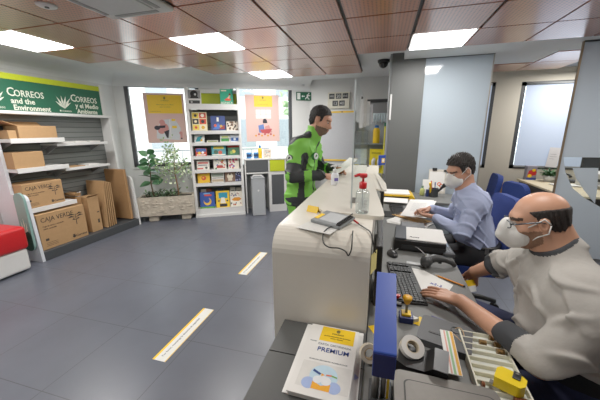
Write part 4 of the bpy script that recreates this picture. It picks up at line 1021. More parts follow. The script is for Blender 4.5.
# near items of the bald man
sp_ = tag(MB(PAPER).prism([(.20, 1.83), (.3, 1.8), (.435, 1.655), (.36, 1.5), (.25, 1.54)], .7403, .7416).build('paper_sheet', None, loc=(.3, 1.7, .74)), 'white paper sheet under the hand beside the near keyboard', 'paper')
text('x2-3', .035, T(.01, -.06, .0022) @ RZ(-30), mat('#4b4fae', .6), 'handwriting', sp_)
pn = thing('pen', 'orange pencil lying across the white paper on the desk', 'pen', (.43, 1.693, .746), math.radians(-36))
MB(mat('#e58a1c', .4)).cyl((-.075, 0, 0), (.07, 0, 0), .005, n=8).build('barrel', pn); MB(mat('#d8b48a', .6)).cyl((-.095, 0, 0), (-.075, 0, 0), .001, .005).build('tip', pn); MB(BLACK).cyl((.07, 0, 0), (.078, 0, 0), .005).build('end', pn)
ms = thing('computer_mouse', 'black computer mouse beyond the near keyboard', 'mouse', (.115, 2.0, .74), .3)
MB(mat('#232426', .3)).sphere((0, 0, .004), (.035, .058, .032), 20).build('shell', ms, smooth=True); MB(GREY).box(-.003, .003, .02, .04, .031, .036).build('wheel', ms)
bs = thing('barcode_scanner', 'dark grey hand-held barcode scanner lying on the desk', 'scanner', (.37, 1.88, .74), math.radians(8))
SGm = mat('#3d3f40', .4)
MB(SGm).tube([(-.07, -.02, .03), (-.04, -.005, .045), (.0, .005, .055), (.06, .0, .05), (.1, 0, .035), (.125, 0, .012)], [.026, .03, .026, .019, .017, .014], 14).build('handle', bs, smooth=True)
MB(SGm).tube([(-.045, .03, .02), (-.06, -.03, .05), (-.075, -.06, .045)], [.028, .036, .03], 14).build('head', bs, smooth=True)
MB(mat('#777a7b', .3)).sphere((-.05, -.012, .075), (.02, .028, .012), 12).build('top_pad', bs, smooth=True)
MB(BLACK).box(.02, .04, -.01, .01, .025, .04).build('trigger', bs)
cable('cable', 'grey cable curving from the mouse to the barcode scanner', [(.13, 2.05, .745), (.2, 2.13, .77), (.28, 2.07, .785), (.33, 1.95, .775), (.34, 1.9, .76)], .003, mat('#9a9c9d', .4))
tag(MB(mat('#b8babb', .4)).box(.2, .3, 1.86, 1.9, .7402, .748, M=T(.25, 1.88, 0) @ RZ(-8) @ T(-.25, -1.88, 0)).build('tablet_pen_case', None, loc=(.25, 1.88, .74), bevel=.003), 'slim silver case lying left of the barcode scanner', 'case')
dp = thing('passbook_printer', 'low black desktop printer with white papers on top', 'printer', (.31, 2.24, .74), math.radians(-4))
MB(BLACK).box(-.175, .175, -.16, .16, 0, .085).build('body', dp, bevel=.01); MB(mat('#3c4046', .4)).box(-.17, -.09, -.15, .15, .085, .096).build('lid', dp, bevel=.004)
MB(mat('#2a2c2e', .4)).box(-.12, .17, -.163, -.158, .02, .05).build('front_slot', dp)
t = thing('paper_stack', 'white printed papers lying on the black printer', 'papers', (.345, 2.235, .8255), math.radians(-6))
for q in range(3): MB(PAPER).box(-.13, .14, -.14, .15, q * .0016, q * .0016 + .0013, M=RZ(q * 1.5)).build('sheet', t)
text('Aviso', .03, T(-.1, -.1, .0058), mat('#2c2d30', .7), 'lettering', t)
tag(MB(mat('#6d7073', .5)).box(.2, .39, 2.46, 2.6, .74, .81).build('grey_box', None, loc=(.29, 2.53, .74), bevel=.006), 'small grey box behind the black printer', 'box')
cr = thing('card_terminal', 'grey card payment terminal with pale screen at the desk edge', 'card terminal', (.482, 2.17, .742), math.radians(4))
MB(mat('#4c5054', .4)).box(-.035, .04, -.12, .12, 0, .03, M=RX(3)).build('case', cr, bevel=.006); MB(mat('#a9b8cc', .2)).box(-.025, .03, .0, .1, .03, .031, M=RX(3)).build('screen', cr)
kk = MB(mat('#8a8f95', .5))
for i in range(3):
    for j in range(4): kk.box(-.024 + i * .019, -.01 + i * .019, -.1 + j * .022, -.085 + j * .022, .03, .034, M=RX(3))
kk.build('keys', cr)
# papers at the far desk
t = thing('envelope', 'brown envelope on the papers in front of the man in the blue shirt', 'envelope', (.325, 2.9, .757), math.radians(-44))
MB(mat('#c69a62', .8)).box(-.19, .17, -.07, .07, 0, .004).build('body', t); MB(mat('#b5884f', .8)).prism([(-.19, .07), (.17, .07), (-.01, .0)], .0041, .005).build('flap', t)
t = thing('paper_stack', 'loose white papers under the brown envelope', 'papers', (.31, 2.80, .7402), -.5)
for q in range(4): MB(PAPER).box(-.19, .16, -.13, .12, q * .0025, q * .0025 + .002, M=RZ(R.uniform(-9, 9))).build('sheet', t)
t = thing('paper_sheet', 'long white sheet lying at the foot of the yellow tray', 'paper', (.2, 3.6, .768), -.1)
MB(PAPER).box(-.14, .14, -.12, .12, 0, .0015).build('sheet', t)
yt = thing('letter_tray', 'yellow tray with white papers at the far end of the desk', 'tray', (.25, 3.93, .742))
MB(mat('#edc01c', .45)).prism([(-.19, 0), (.19, 0), (.19, .02), (.15, .055), (-.19, .055)], -.16, .16, 0, Matrix(((1, 0, 0, 0), (0, 0, 1, 0), (0, 1, 0, 0), (0, 0, 0, 1)))).build('tray', yt, bevel=.004)
MB(PAPER).box(-.18, .13, -.14, .15, .056, .068).build('papers', yt); MB(BLACK).box(-.19, .12, -.163, -.16, .02, .036).build('slot', yt)
o = thing('open_document', 'white printed document held open by the man in the blue shirt', 'document', (.385, 2.95, .85), math.radians(-22))
dm = MB(PAPER).box(-.12, .12, -.19, .19, 0, .002, M=RY(-4) @ RX(13)); dm.box(-.12, .11, -.18, .19, .003, .005, M=RZ(5) @ RY(-5) @ RX(13)); dm.build('sheet', o)
for k in range(9): MB(mat('#b9bbbe', .7)).box(-.07, .06 - (.05 if k == 4 else 0), .1 - k * .022, .104 - k * .022, .0056, .006, M=RZ(5) @ RY(-5) @ RX(13)).build('text_line', o)
# counter number sign, pen pot, clipboard
cs = thing('counter_sign', 'small blue sign with yellow emblem on a post at the far counter end', 'sign', (.01, 3.78, 1.171))
cs.scale = (.8, .8, .95); cs.rotation_euler = (0, 0, .6)
MB(GREY).cyl((-.05, .0, 0), (-.05, 0, .12), .008).build('post', cs); MB(mat('#27449b', .4)).box(-.06, .07, -.012, .012, .0, .13, M=RZ(8) @ T(0, 0, .0)).build('panel', cs, bevel=.004)
a = MB(YEL, PAPER, M=RZ(8) @ T(0, -.0125, 0) @ RX(90)); flat(a, [(-.01, .03), (.05, .03), (.05, .09), (-.01, .09)], 0); flat(a, circ(.02, .06, .02), 1, .0009); a.build('emblem', cs, fix=False)
ph = thing('pen_pot', 'dark pen pot on the return desk by the partition', 'pen pot', (.69, 4.05, .741))
MB(mat('#2d3033', .4)).lathe([(.055, 0), (.06, .005), (.06, .11), (.055, .11), (.052, .01)], n=20).build('pot', ph)
MB(mat('#1e2e5e', .4)).box(-.09, -.06, -.03, .03, 0, .09).build('side_tray', ph)
def stick(name, lab, cat, p0, p1, r, m, mh=None):
    t = thing(name, lab, cat, p0); d = Vector(p1) - Vector(p0)
    MB(m).cyl((0, 0, 0), d, r, n=10).build('barrel', t); MB(mh or m).cyl(d * .8, d * 1.03, r * 1.25, n=10).build('cap', t)
stick('pen', 'yellow highlighter standing in the pen pot', 'pen', (.66, 4.03, .76), (.63, 3.98, .93), .012, YEL)
stick('pen', 'black marker leaning right in the pen pot', 'pen', (.71, 4.04, .76), (.80, 4.0, .92), .011, BLACK)
stick('pen', 'second black marker leaning far right in the pen pot', 'pen', (.7, 4.07, .76), (.83, 4.04, .90), .011, BLACK)
stick('pen', 'red pen standing in the pen pot', 'pen', (.68, 4.07, .76), (.66, 4.09, .94), .006, RED)
stick('pen', 'blue pen standing in the pen pot', 'pen', (.7, 4.02, .76), (.69, 3.98, .94), .006, BLUE)
sc_ = thing('scissors', 'scissors with orange handles in the pen pot', 'scissors', (.70, 4.05, .77))
MB(STEEL).box(-.006, .006, -.002, .002, -.01, .1, M=RY(22)).build('blade', sc_)
m_ = MB(mat('#f0641e', .4)); ring(m_, .014, .024, .012, T(.05, 0, .14) @ RX(90) @ RZ(20)); ring(m_, .014, .024, .012, T(.075, 0, .12) @ RX(90)); m_.build('handle', sc_)
cl = thing('clipboard', 'pale clipboard with black clip leaning on the frosted partition', 'clipboard', (.755, 4.27, .742))
MB(mat('#cfc9bd', .6)).box(-.1, .12, 0, .006, 0, .33, M=RX(-9)).build('board', cl); MB(PAPER).box(-.09, .1, -.002, 0, .03, .3, M=RX(-9)).build('paper', cl)
MB(BLACK).box(-.06, 0, -.014, .01, .31, .35, M=RX(-9)).build('clip', cl, bevel=.004); MB(BLACK).box(.085, .13, -.014, .01, .3, .325, M=RX(-9)).build('corner_clip', cl, bevel=.003)
t = thing('card', 'white card standing left of the clipboard', 'card', (.58, 4.25, .742)); MB(PAPER).box(0, .09, 0, .003, 0, .19, M=RX(-10)).build('sheet', t)
t = thing('spray_bottle', 'small green and yellow bottle by the grey pillar on the return desk', 'bottle', (.56, 4.1, .741)); MB(mat('#a9b06a', .4)).lathe([(.03, 0), (.032, .01), (.032, .08), (.014, .1)], n=16).build('body', t, smooth=True); MB(mat('#6d8f73', .4)).lathe([(.015, .1), (.015, .13)], n=12).build('cap', t)
# ------------------------------------------------------------------ frosted partitions
FG = frosted_mat('frosted_glass', '#d3e0ea', .18, .1)
g1 = thing('glass_partition', 'frosted glass partition between the grey pillar and the back office', 'partition', (.5, 4.42, .05))
MB(FG).box(0, .785, -.005, .005, 0, 2.46).build('pane', g1); MB(mat('#a09c94', .3, .5)).box(.783, .797, -.012, .012, 0, 2.46).build('edge_profile', g1); MB(DARK).box(0, .8, -.014, .014, 2.46, 2.485).build('top_profile', g1)
FG2 = frosted_mat('frosted_glass_pale', '#d3dde6', .14, .08)
g2 = thing('glass_partition', 'frosted glass partition with clear curved cut-out at the right edge', 'partition', (2.035, 4.1, .05))
def curve_plate(outer, holes, th, m, name, parent):
    cu = bpy.data.curves.new('c', 'CURVE'); cu.dimensions = '2D'; cu.fill_mode = 'BOTH'; cu.extrude = th / 2
    for pts in [outer] + holes:
        s = cu.splines.new('POLY'); s.points.add(len(pts) - 1); s.use_cyclic_u = True
        for i, p in enumerate(pts): s.points[i].co = (p[0], p[1], 0, 1)
    o = bpy.data.objects.new('c', cu); COL.objects.link(o); dg = bpy.context.evaluated_depsgraph_get(); dg.update()
    me = bpy.data.meshes.new_from_object(o.evaluated_get(dg)); bpy.data.objects.remove(o); bpy.data.curves.remove(cu)
    me.transform(RX(90)); me.materials.clear(); me.materials.append(m); me.name = name
    ob = bpy.data.objects.new(name, me); COL.objects.link(ob); ob.parent = parent; return ob
hole = [(.02, 1.227), (1.1, 1.227), (1.1, .60), (.75, .58), (.48, .65), (.31, .75), (.17, .865), (.07, 1.05)]
tong = [(.137, 1.101), (.375, 1.107), (.41, .85), (.42, .69), (.29, .846), (.19, .985)]
curve_plate([(0, 0), (1.3, 0), (1.3, 2.45), (0, 2.45)], [hole], .01, FG2, 'frosted_pane', g2)
curve_plate(tong, [], .01, FG2, 'frosted_tongue', g2)
MB(CLEAR).box(.01, 1.3, .006, .008, .55, 1.25).build('clear_pane', g2)
MB(mat('#8d7a63', .3, .5)).box(-.012, .002, -.012, .012, 0, 2.46).build('edge_profile', g2); MB(DARK).box(0, 1.3, -.014, .014, 2.45, 2.475).build('top_profile', g2)
# ------------------------------------------------------------------ packaging rack behind the counter
wc = thing('wall_cabinet', 'grey wall cabinet with dark top edge above the packaging rack', 'cabinet', (-.42, 5.78, 1.9))
MB(mat('#8e9091', .5)).box(0, .53, 0, .32, 0, .2).build('body', wc, bevel=.004); MB(mat('#333537', .5)).box(-.01, .54, -.02, .32, .2, .255).build('top_edge', wc)
rk = thing('display_rack', 'packaging rack with clear shelf behind the counter', 'rack', (-.5, 5.35, 0))
for x in (0, .6): MB(mat('#c9cdd0', .4)).box(x, x + .02, 0, .3, 0, 1.75).build('upright', rk)
MB(mat('#b4babd', .5)).box(.02, .6, .3, .31, 0, 1.75).build('back_panel', rk)
MB(mat('#8a9296', .3)).box(.02, .6, 0, .3, 1.355, 1.37).build('shelf', rk); MB(WHITE).box(.02, .6, 0, .3, .82, .84).build('shelf', rk)
t = thing('bottle', 'tall yellow bottle with blue cap on the packaging rack', 'bottle', (-.1, 5.45, 1.371)); MB(YEL).lathe([(.055, 0), (.06, .01), (.06, .22), (.045, .26), (.025, .275)], n=20).build('body', t, smooth=True); MB(mat('#2a6fb5', .4)).lathe([(.035, .27), (.035, .3), (.025, .315)], n=16).build('cap', t)
def ybox(x0, x1, z0, z1, lab):
    t = thing('yellow_package', lab, 'package', (x0, 5.37, z0)); MB(mat('#ecd81e', .5)).box(0, x1 - x0, 0, .12, 0, z1 - z0).build('body', t, bevel=.003)
    MB(mat('#b9a818', .6)).box((x1 - x0) * .15, (x1 - x0) * .85, -.001, 0, (z1 - z0) * .8, (z1 - z0) * .88).build('print', t)
ybox(-.2, .03, .845, 1.27, 'large yellow package on the middle shelf of the packaging rack'); ybox(-.46, -.39, .845, 1.25, 'narrow yellow package at the left of the packaging rack')
for x, lab in ((-.13, 'left white tube hanging in front of the large yellow package'), (-.03, 'right white tube hanging in front of the large yellow package')):
    t = thing('paper_tube', lab, 'tube', (x, 5.3, .95)); MB(WHITE).tube([(0, 0, 0), (.0, 0, .12), (.02, 0, .17)], [.03, .035, .02], 12).build('tube', t, smooth=True); MB(GREY).cyl((0, -.0, .17), (.01, .05, .18), .006).build('hook', t)
t = thing('hanging_forms', 'bundle of white forms hanging left of the packaging rack', 'papers', (-.4, 5.3, 1.64))
for q in range(4): MB(mat(('#e2e0dd', '#dcd6cf', '#e8e6e3', '#cfd2d6')[q], .7)).box(q * .05, q * .05 + .07, q * .006, q * .006 + .003, .02 * q, .54 - .05 * q).build('sheet', t)
MB(INK).box(.02, .05, -.002, 0, .48, .52).build('clip', t)
t = thing('glove_bunch', 'bunch of pale blue gloves hanging under the grey wall cabinet', 'gloves', (-.16, 5.6, 1.88)); q = MB(mat('#cfe0e6', .6))
for k in range(6): q.tube([(k * .045, 0, 0), (k * .045 + .005, -.01, -.07), (k * .045 + R.uniform(-.02, .02), 0, -.13 - .03 * (k % 2))], [.02, .022, .012], 8)
q.box(-.02, .25, -.015, .015, -.03, .02); q.build('gloves', t, smooth=True)
t = thing('pole', 'thin yellow pole with green tip standing against the grey pillar', 'pole', (.04, 5.2, 0)); MB(mat('#d9cf3a', .5)).cyl((0, 0, 0), (.005, 0, 1.66), .018).build('shaft', t); MB(mat('#1f6a4a', .5)).cyl((.005, 0, 1.66), (.005, 0, 1.72), .022).build('tip', t)
t = thing('acrylic_holder', 'tall clear acrylic holder on the far part of the counter', 'holder', (-.33, 3.72, 1.171)); MB(PLASTIC).box(0, .16, 0, .004, 0, .42).box(0, .004, 0, .05, 0, .42).box(.156, .16, 0, .05, 0, .42).build('shell', t); MB(mat('#d5d9dc', .6)).box(.01, .15, .01, .02, .01, .2).build('leaflets', t)
# ------------------------------------------------------------------ back office
OAK = mat('#d3c5a6', .5, var=.05)
bd = thing('desk', 'pale wooden desk by the window in the back office', 'desk', (2.36, 4.5, 0))
MB(OAK).box(0, 1.3, 0, 1.45, .712, .74).build('worktop', bd, bevel=.003); MB(DARK).box(.02, .05, .05, 1.4, 0, .71).build('side_panel', bd); MB(DARK).box(.05, 1.25, 1.38, 1.41, .2, .71).build('modesty_panel', bd)
MB(GREY).box(.06, .5, .6, 1.1, .05, .68).build('pedestal', bd)
t = thing('printed_box', 'small box with red, yellow and blue print on the back office desk', 'box', (2.44, 5.82, .741)); MB(mat('#8f8b98', .5)).box(0, .15, 0, .1, 0, .24).build('body', t, bevel=.003)
a = MB(RED, YEL, mat('#2b3f8e', .5), M=T(0, -.001, 0) @ RX(90)); flat(a, [(.01, .05), (.14, .09), (.13, .19), (.03, .16)], 0); flat(a, circ(.05, .07, .03), 1, .001); flat(a, circ(.11, .13, .035), 0, .0012); flat(a, [(.0, .0), (.15, 0), (.15, .04), (0, .04)], 2, .0014); flat(a, circ(.1, .17, .025), 1, .0016); a.build('print', t, fix=False)
t = thing('potted_plant', 'small green plant in a white pot on the back office desk', 'plant', (2.74, 5.72, .741)); MB(WHITE).lathe([(.07, 0), (.1, .1), (.09, .1), (.065, .02)], n=20).build('pot', t, smooth=True)
lm = MB(mat('#2f5430', .5, var=.3), mat('#46703f', .5))
for k in range(120): add_leaf(lm, (R.uniform(-.05, .05), R.uniform(-.05, .05), .1), (R.uniform(-1, 1), R.uniform(-1, 1), R.uniform(.2, .9)), R.uniform(.1, .17), .018, .5, 0, k % 2)
lm.build('leaves', t, fix=False)
t = thing('notice', 'white notice taped to the window frame in the back office', 'notice', (2.8, 6.06, .95)); MB(mat('#dfdde0', .7)).box(0, .17, 0, .002, 0, .34, M=RY(4)).build('sheet', t); MB(mat('#8f8f96', .7)).box(.03, .12, -.001, 0, .22, .225, M=RY(4)).box(.03, .13, -.001, 0, .18, .185, M=RY(4)).box(.03, .1, -.001, 0, .14, .145, M=RY(4)).build('text_line', t)
t = thing('desk_phone', 'dark desk phone beside the white pot on the back office desk', 'phone', (2.93, 5.6, .741)); MB(DARK).box(0, .16, 0, .18, 0, .04).build('base', t, bevel=.01); MB(BLACK).tube([(.03, 0, .1), (.03, .04, .13), (.03, .14, .13), (.03, .18, .1)], [.022, .014, .014, .022], 10).build('handset', t, smooth=True)
t = thing('paper_stack', 'pile of white papers on the front of the back office desk', 'papers', (2.62, 5.2, .741), .1)
for q in range(5): MB(PAPER).box(0, .3, 0, .21, q * .004, q * .004 + .0035, M=RZ(R.uniform(-5, 5))).build('sheet', t)
t = thing('printer', 'white office printer on the back office desk behind the partition', 'printer', (2.98, 5.15, .741)); MB(mat('#d5d5d3', .5)).box(0, .42, 0, .36, 0, .22).build('body', t, bevel=.012); MB(DARK).box(.04, .38, -.004, .0, .1, .14).build('slot', t); MB(mat('#b6b8b9', .5)).box(.05, .37, -.12, 0, .05, .06).build('tray', t)
t = thing('monitor', 'dark monitor on the back office desk seen through the clear cut-out', 'monitor', (3.3, 5.62, .741)); MB(BLACK).box(-.22, .22, 0, .03, .14, .42).build('housing', t, bevel=.006); MB(mat('#2a3038', .15)).box(-.2, .2, -.001, 0, .16, .4).build('display', t); MB(BLACK).cyl((0, .02, 0), (0, .02, .15), .02).build('neck', t); MB(BLACK).box(-.1, .1, -.06, .1, 0, .012).build('foot', t)
for k, (x, y, z, w, lab) in enumerate(((1.95, 5.45, 0, .42, 'brown cardboard box on the floor behind the blue office chairs'), (2.0, 5.47, .40, .3, 'brown cardboard box stacked on another behind the blue office chairs'))):
    t = thing('cardboard_box', lab, 'box', (x, y, z)); MB(CARD2).box(0, w, 0, .34, 0, .395 if k == 0 else .28).build('body', t, bevel=.004); MB(mat('#8f6c45', .4)).box(0, w, .15, .19, .396 if k == 0 else .281, .397 if k == 0 else .282).build('tape', t)
t = thing('cardboard_box', 'low yellow-brown cardboard box on the floor under the desks', 'box', (1.1, 3.75, 0), .3); MB(mat('#a88a3a', .8)).box(0, .32, 0, .25, 0, .2).build('body', t, bevel=.004); MB(mat('#c9a83a', .6)).box(0, .32, -.001, 0, .06, .14).build('print_band', t); MB(CARDIN).box(.01, .31, .01, .24, .2, .202).build('inside', t)
# office chairs
def office_chair(lab, loc, rz, fabric='#22387c', arms=True, zs=.47, back=(.56, .98), recline=8):
    t = thing('office_chair', lab, 'chair', loc, rz, None); F = mat(fabric, .85, bump=.2, bscale=300)
    MB(F).prism(rrect(-.235, .235, -.23, .23, .08), zs - .05, zs + .03).build('seat', t, bevel=.022, seg=3, smooth=False)
    MB(F).prism(rrect(-.215, .215, 0, back[1] - back[0], .1), -.03, .035, M=T(0, .22, back[0]) @ RX(90 - recline)).build('backrest', t, bevel=.02, seg=3)
    MB(BLACK).tube([(0, .1, zs - .06), (0, .28, zs - .05), (0, .3, zs + .1), (0, .28, back[0] + .15)], .018).build('back_bar', t, smooth=True)
    MB(BLACK).cyl((0, 0, .1), (0, 0, zs - .05), .028).build('gas_lift', t, smooth=True)
    for k in range(5):
        a = 2 * PI * k / 5 + .3; c, s = math.cos(a), math.sin(a)
        lg = MB(BLACK).tube([(0, 0, .12), (c * .15, s * .15, .11), (c * .29, s * .29, .075)], [.03, .024, .018]).build('leg', t, smooth=True)
        MB(BLACK).cyl((c * .29 - s * .025, s * .29 + c * .025, .028), (c * .29 + s * .025, s * .29 - c * .025, .028), .028).build('caster', lg)
    if arms:
        for x in (-.28, .28): MB(BLACK).tube([(x * .75, .05, zs - .04), (x, .05, zs), (x, .03, zs + .17)], .014).box(x - .025, x + .025, -.12, .12, zs + .17, zs + .195).build('armrest', t)
    return t
office_chair('blue office chair of the man in the light blue shirt', (.785, 2.70, 0), math.radians(-84), arms=False, recline=6, back=(.58, 1.06))
office_chair('dark blue office chair of the bald man in the foreground', (.86, 1.3, 0), math.radians(-80), '#2a2f6e', arms=False, zs=.44, back=(.55, .95))
office_chair('small blue office chair seen side-on by the back office wall', (1.40, 4.85, 0), math.radians(-95), arms=False, back=(.58, .96))
office_chair('blue office chair with rounded back in front of the pale wooden desk', (1.98, 4.42, 0), math.radians(105), arms=False, back=(.56, .92))
# ------------------------------------------------------------------ people
def nrm(v): v = np.array(v, float); return v / np.linalg.norm(v)
class Head:
    def __init__(s, c, f, u=(0, 0, 1), k=1.0):
        s.c = np.array(c, float); s.f = nrm(f); r = nrm(np.cross(s.f, u)); s.A = np.array([r, s.f, np.cross(r, s.f)]); s.k = k
    def w(s, x, y, z): return s.c + s.A.T @ (np.array([x, y, z], float) * s.k)
    def loc(s, P): return ((P - s.c) @ s.A.T) / s.k
    def grid(s, X, Y, Z):
        d = [X - s.c[0], Y - s.c[1], Z - s.c[2]]
        return [(d[0] * s.A[i][0] + d[1] * s.A[i][1] + d[2] * s.A[i][2]) / s.k for i in range(3)]
    def skull(s, S):
        k = s.k
        E = lambda x, y, z, a, b, c, kk=.02: S.ell(s.w(x, y, z), np.array([a, b, c]) * k, s.A, kk * k)
        E(0, -.018, .038, .074, .097, .083); E(0, .03, -.02, .063, .07, .085, .03); E(0, .048, -.083, .043, .043, .034, .03)
        E(0, .072, .028, .052, .022, .018, .02)
        for q in (-1, 1):
            E(q * .045, .052, -.03, .024, .03, .026, .02)
            S.cap(s.w(q * .058, -.005, -.05), s.w(q * .028, .058, -.098), .02 * k, .018 * k, .03)
        for q in (-1, 1): S.ell(s.w(q * .033, .094, .004), np.array([.018, .016, .011]) * k, s.A, .012, -1)
        S.cap(s.w(0, .088, .004), s.w(0, .112, -.036), .009 * k, .0135 * k, .012)
        for q in (-1, 1):
            S.cap(s.w(q * .012, .098, -.04), s.w(q * .008, .104, -.04), .009 * k, .009 * k, .008)
            S.ell(s.w(q * .077, -.012, -.006), np.array([.011, .021, .033]) * k, s.A, .006); S.ell(s.w(q * .088, -.008, -.004), np.array([.007, .011, .018]) * k, s.A, .004, -1)
        S.cap(s.w(-.018, .092, -.066), s.w(.018, .092, -.066), .0085 * k, None, .008); S.cap(s.w(-.014, .09, -.078), s.w(.014, .09, -.078), .0085 * k, None, .008)
        return S
def finger_chain(base, d, n, L, curl, spread_axis=None):
    """joints of one finger: d points out, n is the palm normal it curls towards"""
    pts = [np.array(base, float)]; ang = 0; d = nrm(d); n = nrm(n - d * (n @ d))
    for i, (l, c) in enumerate(zip((.44, .31, .25), curl)):
        ang += c; v = d * math.cos(ang) + n * math.sin(ang); pts.append(pts[-1] + v * l * L)
    return pts
def hand(S, wrist, d, n, side, curl=(.25, .45, .35), k=1.0, thumb_in=.3, var=(0, 0, 0, 0)):
    """d: wrist to knuckles, n: palm-facing normal, side: +1 if the thumb lies on cross(d, n)"""
    w = np.array(wrist, float); d = nrm(d); n = nrm(np.array(n, float) - d * (np.array(n, float) @ d)); s = np.cross(d, n) * side
    offs = (.032, .011, -.011, -.031); Ls = (.074, .083, .077, .060); ext = (.088, .092, .088, .080)
    for i in range(4):
        kn = w + (d * ext[i] + s * offs[i]) * k
        S.cap(w + s * offs[i] * .55 * k, kn, .0135 * k, .0105 * k, .014)
        c = tuple(q + var[i] for q in curl)
        p = finger_chain(kn, d + s * offs[i] * 4.5, n, Ls[i] * k, c)
        S.path(p, [.0090 * k, .0082 * k, .0074 * k, .0064 * k], .002)
    b = w + (d * .028 + s * .026 + n * .006) * k
    p1 = b + (d * .034 + s * .026 + n * .010) * k; p2 = p1 + (d * .030 + s * (.012 - .03 * thumb_in) + n * .012 * thumb_in) * k; p3 = p2 + (d * .026 - s * .02 * thumb_in + n * .012 * thumb_in) * k
    S.path([b, p1, p2, p3], [.0135 * k, .0112 * k, .0095 * k, .0075 * k], .006)
SKIN = mat('#c69278', .6, var=.08, scale=30); SKIN2 = mat('#bd8a70', .55, var=.1, scale=30); STUB = mat('#4b3a31', .7, var=.15, scale=90); LIPS = mat('#9a5c50', .5)
HAIR = mat('#1d1a19', .6, var=.5, scale=120, bump=.8, bscale=240); HAIR2 = mat('#2b2522', .6, var=.5, scale=120, bump=.8, bscale=240)
MASK = mat('#e3e2de', .8, var=.02)
def hairpiece(name, H, parent, loc, mtl, line, top=None, thick=.014, rough_=.004, seed=0, sideburn=True):
    """hair as a shell over the cranium; line(y) gives the lower hairline height for each depth y"""
    S = SDF(.004); k = H.k
    S.ell(H.w(0, -.018, .038), np.array([.074 + thick, .097 + thick, .083 + thick * 1.2]) * k, H.A, 0); S.ell(H.w(0, -.05, -.02), np.array([.062 + thick * .5, .058 + thick * .6, .065]) * k, H.A, .02)
    def post(X, Y, Z, V):
        x, y, z = H.grid(X, Y, Z)
        V = V + rough_ * (np.sin(x * 190 + 3 * np.sin(y * 60)) * np.sin(z * 150 + y * 170 + seed) ) + .0025 * np.sin(y * 420 + x * 230)
        L = np.interp(np.broadcast_to(y, V.shape).ravel(), *line).reshape(V.shape)
        V = np.maximum(V, (L - z) * .8 * k)
        if top is not None:
            L2 = np.interp(np.broadcast_to(y, V.shape).ravel(), *top).reshape(V.shape); V = np.maximum(V, (z - L2) * .8 * k)
        return V
    return sdf_obj(name, S, [mtl], parent, post, None, loc)
def mask_obj(H, parent, loc):
    S = SDF(.0035); k = H.k
    S.ell(H.w(0, .06, -.056), np.array([.068, .056, .068]) * k, H.A, .02)
    S.cap(H.w(0, .122, -.012), H.w(0, .140, -.055), .005, .006, .05); S.cap(H.w(0, .140, -.055), H.w(0, .112, -.108), .006, .005, .05); S.cap(H.w(0, .11, .008), H.w(0, .122, -.012), .008, .006, .04)
    def post(X, Y, Z, V):
        x, y, z = H.grid(X, Y, Z); return np.maximum(V, .025 + .2 * np.abs(z + .05) - y)
    o = sdf_obj('face_mask', S, [MASK], parent, post, None, loc)
    L = np.array(loc)
    for q in (-1, 1):
        st = MB(MASK)
        st.tube([tuple(H.w(q * .060, .055, -.02) - L), tuple(H.w(q * .078, .02, .004) - L), tuple(H.w(q * .083, -.012, .024) - L), tuple(H.w(q * .084, -.03, .0) - L)], .0026, 6); st.build('ear_loop', o, smooth=True); st = MB(MASK)
        st.tube([tuple(H.w(q * .055, .05, -.085) - L), tuple(H.w(q * .074, .018, -.055) - L), tuple(H.w(q * .084, -.02, -.04) - L), tuple(H.w(q * .084, -.03, -.005) - L)], .0026, 6); st.build('ear_loop', o, smooth=True)
    return o
def eyes(H, parent, loc, look=(0, 1, -.3)):
    for q in (-1, 1):
        c = H.w(q * .033, .079, .004) - np.array(loc); e = MB(mat('#b5a598', .4), mat('#2b1d14', .3)); e.sphere(tuple(c), .0115 * H.k, 14, 0)
        lk = H.A.T @ nrm(look); e.sphere(tuple(c + lk * .0075), .0065 * H.k, 10, 1); e.build('eye', parent, smooth=True)
def wrinkle(a, b, seed):
    def f(X, Y, Z, V):
        w = np.sin(X * 13 + seed) + np.sin(Y * 17 + 2 * seed) + np.sin(Z * 11 - seed)
        p1 = np.maximum(np.sin((X * .8 + Z * 1.1 + Y * .3) * b + 2.3 * w), 0) ** 3; p2 = np.maximum(np.sin((X * .9 - Z * .8 + Y * .7) * b * .8 + 2.0 * w + 1), 0) ** 3
        return V - a * (p1 + .8 * p2) * (.5 + .5 * np.sin(w * 1.7 + seed)) + a * .25
    return f

def torso(S, J, g=0.0, k=.06, belly=.12):
    """trunk from hips to shoulders, g = clothing allowance"""
    hl, hr, sl, sr = (np.array(J[q]) for q in ('hl', 'hr', 'sl', 'sr'))
    mid_h, mid_s = (hl + hr) / 2, (sl + sr) / 2; ins = .16
    a, b = sl + (sr - sl) * ins, sr + (sl - sr) * ins
    S.cap(hl, hr, J['rh'] + g, None, k); S.cap(a, b, J['rs'] + g, None, k)
    S.cap(hl, a, J['rh'] * .95 + g, J['rs'] + g, k); S.cap(hr, b, J['rh'] * .95 + g, J['rs'] + g, k)
    S.cap(mid_h, mid_s, belly + g, J['rs'] * 1.08 + g, k)
    if 'belly' in J: S.ell(J['belly'][0], np.array(J['belly'][1]) + g, None, .08)
    nk = np.array(J['neck']); S.cap(a, nk, J['rs'] * .72 + g, .055 + g * .6, k); S.cap(b, nk, J['rs'] * .72 + g, .055 + g * .6, k)
    S.cap(sl, a, .06 + g, J['rs'] * .9 + g, k); S.cap(sr, b, .06 + g, J['rs'] * .9 + g, k)
def limbs_arm(S, J, s, g0, g1, upto=1.0, k=.03):
    sh, el, wr = (np.array(J[q + s]) for q in ('s', 'e', 'w'))
    S.cap(sh, el, .056 + g0, .043 + g0, k); S.cap(el, el + (wr - el) * upto, .043 + g1, .043 + (.027 - .043) * upto + g1, k)
